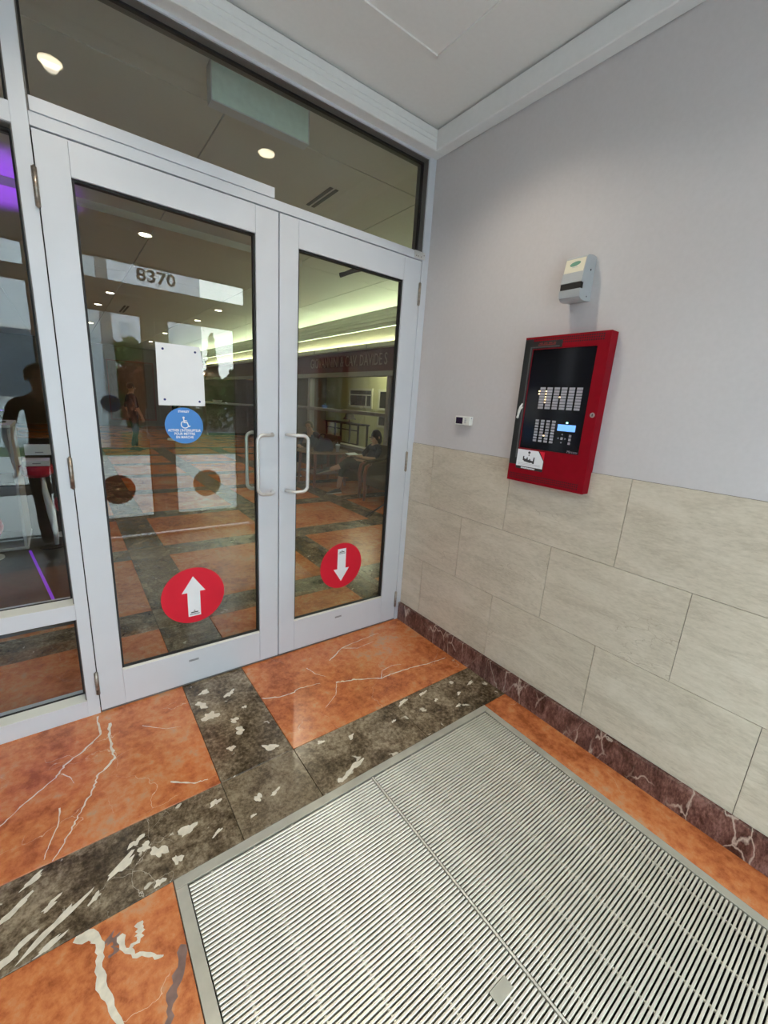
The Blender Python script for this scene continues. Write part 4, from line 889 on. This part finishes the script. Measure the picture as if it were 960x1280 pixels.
mesh('page_block', [(2.0, 3.86, 0.700), (2.19, 3.86, 0.71), (2.19, 3.98, 0.692), (2.0, 3.98, 0.682), (2.0, 3.86, 0.708), (2.19, 3.86, 0.718), (2.19, 3.98, 0.70), (2.0, 3.98, 0.69)], BF, PAPER, bk2); mesh('page_block', [(2.0, 3.98, 0.682), (2.19, 3.98, 0.692), (2.19, 4.10, 0.71), (2.0, 4.10, 0.70), (2.0, 3.98, 0.69), (2.19, 3.98, 0.70), (2.19, 4.10, 0.718), (2.0, 4.10, 0.708)], BF, PAPER, bk2)

# ---- person with grey-blond hair beyond the table, reaching toward the handbag
gp2 = thing('person', (2.25, 5.95, 0), 'seated person with light wavy hair reaching across to the dark handbag', 'person')
GSH = mat('slate_shirt', (0.05, 0.06, 0.075), 0.8, spec=0.1, noise=0.1, nscale=30)
J = {'pel': ((2.40, 5.95, 0.50), 0.125), 'wst': ((2.36, 5.90, 0.65), 0.11), 'chs': ((2.25, 5.80, 0.80), 0.12), 'shc': ((2.16, 5.72, 0.89), 0.08), 'nek': ((2.10, 5.66, 0.95), 0.048), 'hd0': ((2.06, 5.62, 1.00), 0.062), 'hd1': ((2.03, 5.60, 1.08), 0.075), 'hd2': ((2.03, 5.60, 1.13), 0.045),
     'lh': ((2.37, 5.86, 0.50), 0.095), 'lk': ((1.92, 5.82, 0.53), 0.065), 'lm': ((1.90, 5.80, 0.30), 0.055), 'la': ((1.92, 5.80, 0.09), 0.04), 'rh': ((2.37, 6.05, 0.50), 0.095), 'rk': ((1.92, 6.06, 0.53), 0.065), 'rm': ((1.90, 6.08, 0.30), 0.055), 'ra': ((1.92, 6.08, 0.09), 0.04),
     'ls': ((2.22, 5.56, 0.87), 0.056), 'le': ((2.18, 5.25, 0.80), 0.042), 'lw': ((2.08, 5.02, 0.845), 0.028), 'lpalm': ((2.05, 4.965, 0.855), 0.026), 'rs': ((2.06, 5.88, 0.87), 0.056), 're': ((1.92, 5.82, 0.64), 0.042), 'rw': ((1.95, 5.62, 0.60), 0.028), 'rpalm': ((1.95, 5.56, 0.605), 0.026)}
fingers(J, E2 := [(a, b, k) for a, b, k in E_[:23]], 'l', 'lw', J['lpalm'][0], (-0.3, -1, 0.0), (1, 0, 0), 2); fingers(J, E2, 'r', 'rw', J['rpalm'][0], (0, -1, 0.1), (-1, 0, 0), 2)
body('body', J, E2, [GSH, NTS, SKIN], gp2, 'pel'); headparts(gp2, (2.04, 5.605, 1.05), (-0.7, -0.7, -0.2), 0.085, HGR, 0.3)
shoe(gp2, (1.97, 5.80, 0.001), (1.71, 5.78, 0.001)); shoe(gp2, (1.97, 6.08, 0.001), (1.71, 6.10, 0.001))

# ---- walking figures far back in the lobby
def walker(x, y, face, label, shirt, trousers, hair, stride, shoem, solem, hh=1.72):
    t = thing('person', (x, y, 0), label, 'person'); f = Vector((math.cos(face), math.sin(face), 0)); s = Vector((-f.y, f.x, 0)); b = Vector((x, y, 0)); k = hh/1.72
    P = lambda a, c, z: b+f*a*k+s*c*k+Vector((0, 0, z*k))
    J = {'pel': (P(0, 0, 0.93), 0.13), 'wst': (P(0.01, 0, 1.07), 0.12), 'chs': (P(0.0, 0, 1.25), 0.135), 'shc': (P(-0.01, 0, 1.38), 0.085), 'nek': (P(0, 0, 1.46), 0.05), 'hd0': (P(0.02, 0, 1.52), 0.065), 'hd1': (P(0.015, 0, 1.62), 0.08), 'hd2': (P(0.01, 0, 1.68), 0.05),
         'lh': (P(0.0, 0.09, 0.90), 0.10), 'lk': (P(0.10*stride+0.03, 0.09, 0.50), 0.068), 'lm': (P(0.16*stride, 0.09, 0.28), 0.058), 'la': (P(0.22*stride, 0.09, 0.09), 0.04), 'rh': (P(0.0, -0.09, 0.90), 0.10), 'rk': (P(-0.02*stride+0.03, -0.09, 0.50), 0.068), 'rm': (P(-0.14*stride, -0.09, 0.30), 0.058), 'ra': (P(-0.26*stride, -0.09, 0.11), 0.04),
         'ls': (P(-0.01, 0.19, 1.36), 0.06), 'le': (P(-0.06, 0.25, 1.10), 0.045), 'lw': (P(0.08, 0.25, 0.90), 0.03), 'lpalm': (P(0.10, 0.25, 0.84), 0.028), 'rs': (P(-0.01, -0.19, 1.36), 0.06), 're': (P(0.02, -0.25, 1.10), 0.045), 'rw': (P(0.12, -0.24, 0.90), 0.03), 'rpalm': (P(0.14, -0.24, 0.84), 0.028)}
    E3 = [(a, c, kk_) for a, c, kk_ in E_[:23]]; E3[10] = ('lm', 'la', 1); E3[14] = ('rm', 'ra', 1)
    fingers(J, E3, 'l', 'lw', J['lpalm'][0], (f.x*0.2, f.y*0.2, -1), f, 2); fingers(J, E3, 'r', 'rw', J['rpalm'][0], (f.x*0.2, f.y*0.2, -1), f, 2)
    body('body', J, E3, [shirt, trousers, SKIN], t, 'pel'); headparts(t, P(0.018, 0, 1.585), f, 0.088*k, hair, 0.0)
    a = J['la'][0]; shoe(t, (a.x-f.x*0.06, a.y-f.y*0.06, 0.001), (a.x+f.x*0.2, a.y+f.y*0.2, 0.001), m=shoem, sole=solem)
    a = J['ra'][0]; shoe(t, (a.x-f.x*0.06, a.y-f.y*0.06, 0.03), (a.x+f.x*0.2, a.y+f.y*0.2, 0.005), m=shoem, sole=solem)
    return t
walker(-0.50, 10.45, 0.25, 'standing person in all dark clothes with bare forearms in the far lobby', BAGM, BAGM, HBR, 0.35, BLACK, False)
walker(0.98, 12.9, 0.1, 'walking person in black trousers and pale shoes behind the blue sticker', NTS, BLACK, HBL, 1.0, SOLE, True)
# ---- cane and shoe of someone sitting out of sight
cn = tag(MB().tube([(1.42, 2.55, 0.0), (1.60, 2.12, 0.37), (1.74, 1.80, 0.66), (1.77, 1.73, 0.72), (1.79, 1.66, 0.735), (1.80, 1.58, 0.70)], [0.014, 0.009, 0.009, 0.011, 0.011, 0.010], 8).obj('walking_cane', BLACK, None, True), 'thin black walking cane leaning over the marble floor', 'cane')
sh = thing('person', (1.9, 2.05, 0), 'seated person in dark trousers beside the cane, one black shoe forward', 'person')
J = {'pel': ((2.42, 1.92, 0.50), 0.13), 'wst': ((2.48, 1.92, 0.64), 0.12), 'chs': ((2.52, 1.92, 0.84), 0.13), 'shc': ((2.53, 1.92, 0.98), 0.085), 'nek': ((2.52, 1.92, 1.05), 0.05), 'hd0': ((2.50, 1.92, 1.11), 0.065), 'hd1': ((2.50, 1.92, 1.2), 0.08), 'hd2': ((2.51, 1.92, 1.25), 0.05),
     'lh': ((2.40, 1.83, 0.50), 0.10), 'lk': ((1.95, 1.80, 0.54), 0.068), 'lm': ((1.88, 1.80, 0.30), 0.055), 'la': ((1.85, 1.80, 0.09), 0.04), 'rh': ((2.40, 2.02, 0.50), 0.10), 'rk': ((1.92, 2.06, 0.53), 0.068), 'rm': ((1.80, 2.08, 0.30), 0.055), 'ra': ((1.72, 2.10, 0.10), 0.04),
     'ls': ((2.52, 1.74, 0.95), 0.06), 'le': ((2.30, 1.66, 0.78), 0.045), 'lw': ((2.06, 1.64, 0.73), 0.03), 'lpalm': ((1.98, 1.63, 0.735), 0.028), 'rs': ((2.52, 2.10, 0.95), 0.06), 're': ((2.38, 2.16, 0.70), 0.045), 'rw': ((2.16, 2.08, 0.62), 0.03), 'rpalm': ((2.10, 2.06, 0.625), 0.028)}
E4 = [(a, b, k) for a, b, k in E_[:23]]; E4[10] = ('lm', 'la', 1); E4[14] = ('rm', 'ra', 1)
fingers(J, E4, 'l', 'lw', J['lpalm'][0], (-1, 0, 0), (0, 1, 0), 2); fingers(J, E4, 'r', 'rw', J['rpalm'][0], (-1, 0, -0.1), (0, -1, 0), 2)
body('body', J, E4, [GSH, NTS, SKIN], sh, 'pel'); headparts(sh, (2.50, 1.92, 1.165), (-1, 0, 0), 0.088, HBR)
shoe(sh, (1.78, 2.10, 0.001), (1.47, 2.14, 0.001), m=BLACK, sole=False, w=0.05); shoe(sh, (1.90, 1.80, 0.001), (1.62, 1.78, 0.001), m=BLACK, sole=False, w=0.05)
armchair(1.98, 1.92, 'olive armchair holding the person with the cane')

# ---- photographer standing behind the camera, seen mirrored in the side pane
pg = walker(-2.06, -2.60, PI/2-0.25, 'standing person in dark brown clothes by the outer entrance, facing the doors', mat('brown_top', (0.035, 0.022, 0.020), 0.8, spec=0.1, noise=0.1, nscale=20), BAGM, HBL, 0.1, BLACK, False, 1.74)

# ================================================================== far lobby: reception desk, partition, wall lights
SPK = mat('speckled_front', (0.24, 0.21, 0.22), 0.5, noise=0.6, nscale=70)
rd = thing('reception_desk', (3.4, 15.2, 0), 'speckled grey reception desk with white counter at the far end', 'desk')
box('desk_front', 2.45, 4.5, 15.0, 15.5, 0.0, 1.18, SPK, rd, 0.005); box('counter_top', 2.2, 4.6, 14.9, 15.6, 1.19, 1.25, WHITE, rd, 0.005); box('kick_plate', 2.5, 4.45, 14.985, 14.999, 0.0, 0.1, BLACK, rd)
tr = tag(MB().lathe((2.9, 15.1, 1.2505), [(0.10, 0), (0.17, 0.05), (0.19, 0.09), (0.15, 0.09)], 18).obj('counter_tray', WHITE), 'small white bowl on the reception counter', 'bowl')
pt = thing('back_partition', (3.4, 17.0, 0), 'grey back wall partition behind the reception desk', 'partition')
box('panel', 2.3, 5.6, 17.0, 17.1, 0.0, 2.25, mat('grey_board', (0.30, 0.27, 0.25), 0.6, noise=0.1, nscale=6), pt); box('light_shelf', 2.2, 5.6, 16.85, 17.1, 2.255, 2.45, mat('warm_board', (0.40, 0.27, 0.19), 0.6, noise=0.1, nscale=6), pt); box('cap', 2.2, 5.6, 16.85, 17.1, 2.8, 2.86, BLACK, pt)
LAMPD = mat('small_lamp_glow', (1, 0.9, 0.7), 0.5, emit=(1.0, 0.84, 0.6), es=7.0, noise=0.005)
for k in range(6):
    x = 2.35+0.48*k; t = tag(MB().lathe((x, 16.80, 2.30), [(0.05, 0), (0.06, 0.05), (0.02, 0.08)], 12).obj('spot_lamp', LAMPD), 'small glowing spotlight in the row over the reception desk', 'spotlight', 'spotlights over the reception desk')
bc = thing('brown_bookcase', (4.3, 11.8, 0), 'tall dark red-brown wooden bookcase past the name board', 'bookcase')
box('side', 3.55, 3.60, 11.5, 11.95, 0, 2.45, WOOD, bc); box('side', 4.95, 5.0, 11.5, 11.95, 0, 2.45, WOOD, bc); box('back', 3.6, 4.95, 11.9, 11.95, 0, 2.45, BRN, bc)
for z in (0.05, 0.5, 0.95, 1.4, 1.85, 2.40): box('shelf', 3.6, 4.95, 11.52, 11.9, z, z+0.035, WOOD, bc)
for k in range(3): tag(box('picture_card', 3.70+0.33*k, 3.92+0.33*k, 11.78, 11.80, 1.436, 1.72, mat('pale_card', (0.45, 0.46, 0.42), 0.6, noise=0.1, nscale=20)), 'pale upright card standing on the brown bookcase shelf', 'card', 'cards on the bookcase')
st_ = thing('wall_screen', (0.2, 18.9, 1.0), 'brown wood wall panel at the end of the lobby', 'panel')
box('panel', -0.3, 1.3, 18.90, 19.018, 0.3, 2.6, BRN, st_, 0.01); box('panel_frame', -0.36, 1.36, 18.94, 19.018, 0.24, 2.66, WOOD, st_, 0.01)

# ---- lobby lamps
downlight(3.7, 14.2, LZ, LOBBY_W*0.5, 'recessed downlight above the reception desk', None, 0.065)
downlight(0.27, 2.42, LZ, LOBBY_W*3.2, 'bright recessed downlight in the lobby ceiling near the right door', None, 0.065)
for (x, y) in ((-1.0, 3.60), (-1.03, 7.45), (-1.12, 9.0), (0.80, 7.25), (0.82, 9.0), (0.72, 12.4), (-1.1, 12.4), (0.8, 15.5)):
    downlight(x, y, LZ, LOBBY_W, 'warm recessed downlight in the lobby ceiling', 'lobby ceiling downlights', 0.065)
hp = thing('hanging_panel', (-0.86, 0.50, 3.04), 'pale blank sign box hung under the lobby ceiling behind the transom', 'sign box')
box('sign_body', -1.130, -0.585, 0.50, 0.56, 3.045, LZ-0.001, mat('pale_green_panel', (0.72, 0.84, 0.82), 0.5, noise=0.06, nscale=30), hp); fr2 = MB()
for (a, b, c, d) in ((-1.136, -0.579, 3.038, 3.0445), (-1.136, -1.1305, 3.0445, LZ-0.001), (-0.5845, -0.579, 3.0445, LZ-0.001)): fr2.box(a, b, 0.495, 0.565, c, d)
fr2.obj('sign_edge', ALU, hp)

# ================================================================== purple-lit corner behind the side pane
PUR = mat('purple_led', (0.2, 0.05, 0.6), 0.4, emit=(0.16, 0.02, 0.5), es=0.7, noise=0.005)
tag(mesh('led_floor_strip', [(-2.305, 2.80, 0.001), (-2.285, 2.80, 0.001), (-2.078, 1.40, 0.001), (-2.098, 1.40, 0.001), (-2.305, 2.80, 0.006), (-2.285, 2.80, 0.006), (-2.078, 1.40, 0.006), (-2.098, 1.40, 0.006)], BF, PUR), 'purple glowing light strip lying on the dark floor', 'light strip')
MGR = mat('dark_mat', (0.03, 0.028, 0.03), 0.35, noise=0.2, nscale=8)
tag(box('floor_mat', -4.2, -1.86, 1.05, 13.5, 0.0003, 0.0009, MGR), 'dark floor covering behind the side pane', 'mat')
KW = mat('kiosk_white', (0.50, 0.54, 0.60), 0.35, noise=0.03, nscale=8)
ks = thing('display_kiosk', (-2.42, 3.1, 0), 'white open display kiosk behind the side pane', 'kiosk')
box('side_panel', -2.335, -2.31, 2.88, 3.5, 0.03, 1.15, KW, ks, 0.003); box('side_panel', -2.75, -2.725, 2.88, 3.5, 0.03, 1.15, KW, ks, 0.003)
box('base', -2.755, -2.305, 2.87, 3.51, 0.0, 0.03, WHITE, ks, 0.003); box('top', -2.755, -2.305, 2.87, 3.51, 1.151, 1.18, WHITE, ks, 0.003); box('shelf', -2.724, -2.336, 2.90, 3.49, 0.62, 0.65, BLACK, ks); box('back', -2.724, -2.336, 3.47, 3.495, 0.031, 1.15, KW, ks)
up = thing('added_purple_uplight', (-2.42, 3.15, 1.181), 'small added purple uplight on the white kiosk, tinting the ceiling', 'lamp')  # added lamp, no such fixture known; gives the ceiling its purple glow
MB().lathe((-2.42, 3.15, 1.181), [(0.07, 0), (0.07, 0.012), (0.03, 0.02), (0.05, 0.05), (0.075, 0.11), (0.07, 0.11)], 16).obj('housing', BLACK, up)
MB().lathe((-2.42, 3.15, 1.287), [(0.065, 0), (0.065, 0.008)], 16).obj('lens', PUR, up)
ul = bpy.data.lights.new('added_purple_wash', 'SPOT'); ul.energy = 230; ul.color = (0.33, 0.05, 1.0); ul.spot_size = 0.92; ul.spot_blend = 0.6; ul.shadow_soft_size = 0.05
uo = bpy.data.objects.new('added_purple_wash', ul); COL.objects.link(uo); uo.parent = up; uo.location = (0, 0, 0.13); uo.rotation_euler = (PI, 0, 0)
RPL = mat('red_plastic', (0.50, 0.02, 0.05), 0.35, noise=0.05, nscale=10)
rt = thing('red_round_table', (-2.13, 2.88, 0), 'small red round table on a curved white leg', 'table')
MB().lathe((-2.165, 2.90, 0.70), [(0.08, 0), (0.12, 0.03), (0.13, 0.07), (0.13, 0.10), (0.12, 0.11)], 24).obj('table_top', RPL, rt, False)
MB().tube([(-2.09, 2.88, 0.0), (-2.085, 2.88, 0.12), (-2.10, 2.88, 0.35), (-2.125, 2.89, 0.55), (-2.13, 2.89, 0.70)], [0.016, 0.022, 0.034, 0.024, 0.018], 10).obj('leg', WHITE, rt, True)
MB().lathe((-2.12, 2.88, 0), [(0.11, 0), (0.11, 0.008), (0.03, 0.014)], 18).obj('foot', MGR, rt)
for (c, tilt, lb_) in (((-2.155, 2.90, 0.812), 0.03, 'flat white box lying on the red round table'), ((-2.13, 2.93, 0.90), 0.5, 'white card standing behind the white box on the red table')):
    b_ = thing('white_box', c, lb_, 'box'); o = box('carton', c[0]-0.105, c[0]+0.095, c[1]-(0.10 if tilt < 0.1 else 0.012), c[1]+(0.10 if tilt < 0.1 else 0.012), c[2], c[2]+(0.05 if tilt < 0.1 else 0.10), WHITE, b_, 0.003)
    box('print_mark', c[0]-0.03, c[0]+0.03, c[1]-(0.1012 if tilt < 0.1 else 0.0132), c[1]-(0.1002 if tilt < 0.1 else 0.0122), c[2]+0.02, c[2]+0.03, KEY, b_)
for (x, y, z, r, l) in ((-2.575, 2.70, 0.0, 0.135, 'red ball stool beside the white kiosk'), (-1.99, 3.25, 0.0, 0.10, 'red ball stool behind the curved white leg')):
    s_ = thing('red_stool', (x, y, z), l, 'stool'); zz = 0.30 if r > 0.12 else 0.34
    MB().lathe((x, y, zz), [(r*math.sin(PI*k/10)+0.001, -r*math.cos(PI*k/10)) for k in range(11)], 20).obj('seat', RPL, s_, True); MB().lathe((x, y, 0), [(0.11, 0), (0.11, 0.012), (0.025, 0.03), (0.025, zz-r*0.9)], 16).obj('pedestal', WHITE, s_)

# ================================================================== exterior behind the entrance (reflected in the glass)
PAVE = mat('concrete_paving', (0.50, 0.485, 0.48), 0.8, noise=0.08, nscale=3); GRS = mat('lawn', (0.06, 0.10, 0.03), 0.9, noise=0.3, nscale=5)
ASPH = mat('asphalt', (0.12, 0.12, 0.125), 0.9, noise=0.1, nscale=5)
struct(box('ground_paving', -30, 30, -9.6, YO-0.112, -0.3, -0.02, PAVE)); struct(box('ground_lawn', -30, 30, -16.0, -9.6, -0.3, -0.01, GRS)); struct(box('ground_road', -60, 60, -80, -16.0, -0.35, -0.04, ASPH))
def building(x0, x1, y0, y1, h, m, label, nx, nz, win):
    t = thing('building', ((x0+x1)/2, (y0+y1)/2, -0.02), label, 'building'); box('walls', x0, x1, y0, y1, -0.02, h, m, t); box('parapet', x0-0.1, x1+0.1, y0-0.1, y1+0.1, h, h+0.3, CORN, t)
    dx = (x1-x0)/nx; dz = h/nz
    for i in range(nx):
        for k in range(nz): 
            w = box('window', x0+dx*(i+0.25), x0+dx*(i+0.75), y1, y1+0.06, dz*(k+0.3), dz*(k+0.75), CORN, t); box('pane', x0+dx*(i+0.28), x0+dx*(i+0.72), y1+0.061, y1+0.075, dz*(k+0.32), dz*(k+0.73), win, w)
WIN2 = mat('pale_window', (0.42, 0.48, 0.58), 0.2, noise=0.05, nscale=2)
WIN = mat('far_window', (0.10, 0.13, 0.17), 0.1, noise=0.1, nscale=2)
building(-16, -0.98, -15.5, -11.2, 7.5, mat('pale_blue_wall', (0.66, 0.72, 0.80), 0.8, noise=0.03, nscale=2), 'pale blue-grey building wing beyond the pavement', 5, 2, WIN)
building(-3.0, 6.9, -42, -33, 13.0, mat('pale_lilac_wall', (0.62, 0.63, 0.72), 0.8, noise=0.03, nscale=2), 'pale lilac block across the road', 7, 6, WIN2)
struct(box('wall_shaded_side', -0.97, -0.74, -11.15, -10.8, -0.02, 7.4, mat('shaded_side_grey', (0.20, 0.19, 0.19), 0.7, noise=0.05, nscale=4)))  # dark slab for the blue wing's shaded side face; shade in its colour
LEAF = mat('leaf_green', (0.08, 0.13, 0.03), 0.7, noise=0.4, nscale=3); LEAR = mat('leaf_rust', (0.22, 0.07, 0.03), 0.7, noise=0.4, nscale=3); LEAD = mat('leaf_dark', (0.025, 0.05, 0.03), 0.7, noise=0.4, nscale=3)
def tree(x, y, h, r, m, label, conifer=False, n=1500, z0=None):
    rnd = random.Random(int(x*100+y*7)); t = thing('tree', (x, y, -0.02), label, 'tree', 'trees beyond the pavement')
    MB().tube([(x, y, -0.02), (x+0.05, y, h*0.5), (x, y, h*0.92)], [0.12, 0.08, 0.03], 8).obj('trunk', BRN, t); mb = MB(); cl_ = [(rnd.uniform(-.6, .6)*r, rnd.uniform(-.6, .6)*r, rnd.uniform(0.35, 0.9)*h, rnd.uniform(.35, .6)*r) for _ in range(9)]
    for _ in range(n):
        if conifer: q = rnd.random()**0.6; z = h*(1-0.9*q); rr_ = r*q*rnd.uniform(0.3, 1.0); a = rnd.uniform(0, 6.28); c = Vector((x+rr_*math.cos(a), y+rr_*math.sin(a), z-0.1*rr_))
        else: cx, cy, cz, cr = rnd.choice(cl_); d = Vector((rnd.gauss(0, 1), rnd.gauss(0, 1), rnd.gauss(0, 0.8))).normalized()*cr*rnd.random()**0.35; c = Vector((x+cx, y+cy, cz))+d
        s = 0.10+0.02*h; u = Vector((rnd.gauss(0, 1), rnd.gauss(0, 1), rnd.gauss(0, 1))).normalized(); v = u.orthogonal().normalized()
        mb.add([c-u*s, c+v*s*0.6, c+u*s, c-v*s*0.6], [(0, 1, 2, 3)])
    stuff(mb.obj('foliage', m, t))
tree(0.15, -13.4, 3.0, 0.95, LEAF, 'round green tree beyond the lawn'); tree(-0.1, -11.2, 2.3, 0.7, LEAR, 'low rust-coloured tree on the lawn edge'); tree(2.2, -21, 3.2, 1.1, LEAF, 'leafy green tree across the road')
tree(4.35, -21, 4.5, 0.6, LEAD, 'slim dark conifer across the road', True, 900); tree(6.4, -22, 3.2, 1.1, LEAF, 'broad green tree across the road'); tree(9.6, -22, 3.0, 1.3, LEAD, 'dark bushy tree across the road')
rnd = random.Random(5)
hd = thing('hedge', (6.0, -18.2, -0.02), 'long clipped green hedge along the road beyond the lawn', 'hedge'); mb = MB()
for _ in range(5000):
    c = Vector((rnd.uniform(-0.4, 14.0), -18.2+rnd.uniform(-0.5, 0.5), 2.3*rnd.random()**0.7)); u = Vector((rnd.gauss(0, 1), rnd.gauss(0, 1), rnd.gauss(0, 1))).normalized(); v = u.orthogonal().normalized(); q = 0.16
    mb.add([c-u*q, c+v*q*0.6, c+u*q, c-v*q*0.6], [(0, 1, 2, 3)])
stuff(mb.obj('foliage', LEAF, hd)); st2 = MB()
for k in range(24): st2.tube([(-0.3+0.6*k, -18.2, -0.04), (-0.3+0.6*k, -18.2, 1.2)], 0.03, 5)
stuff(st2.obj('stems', BRN, hd))
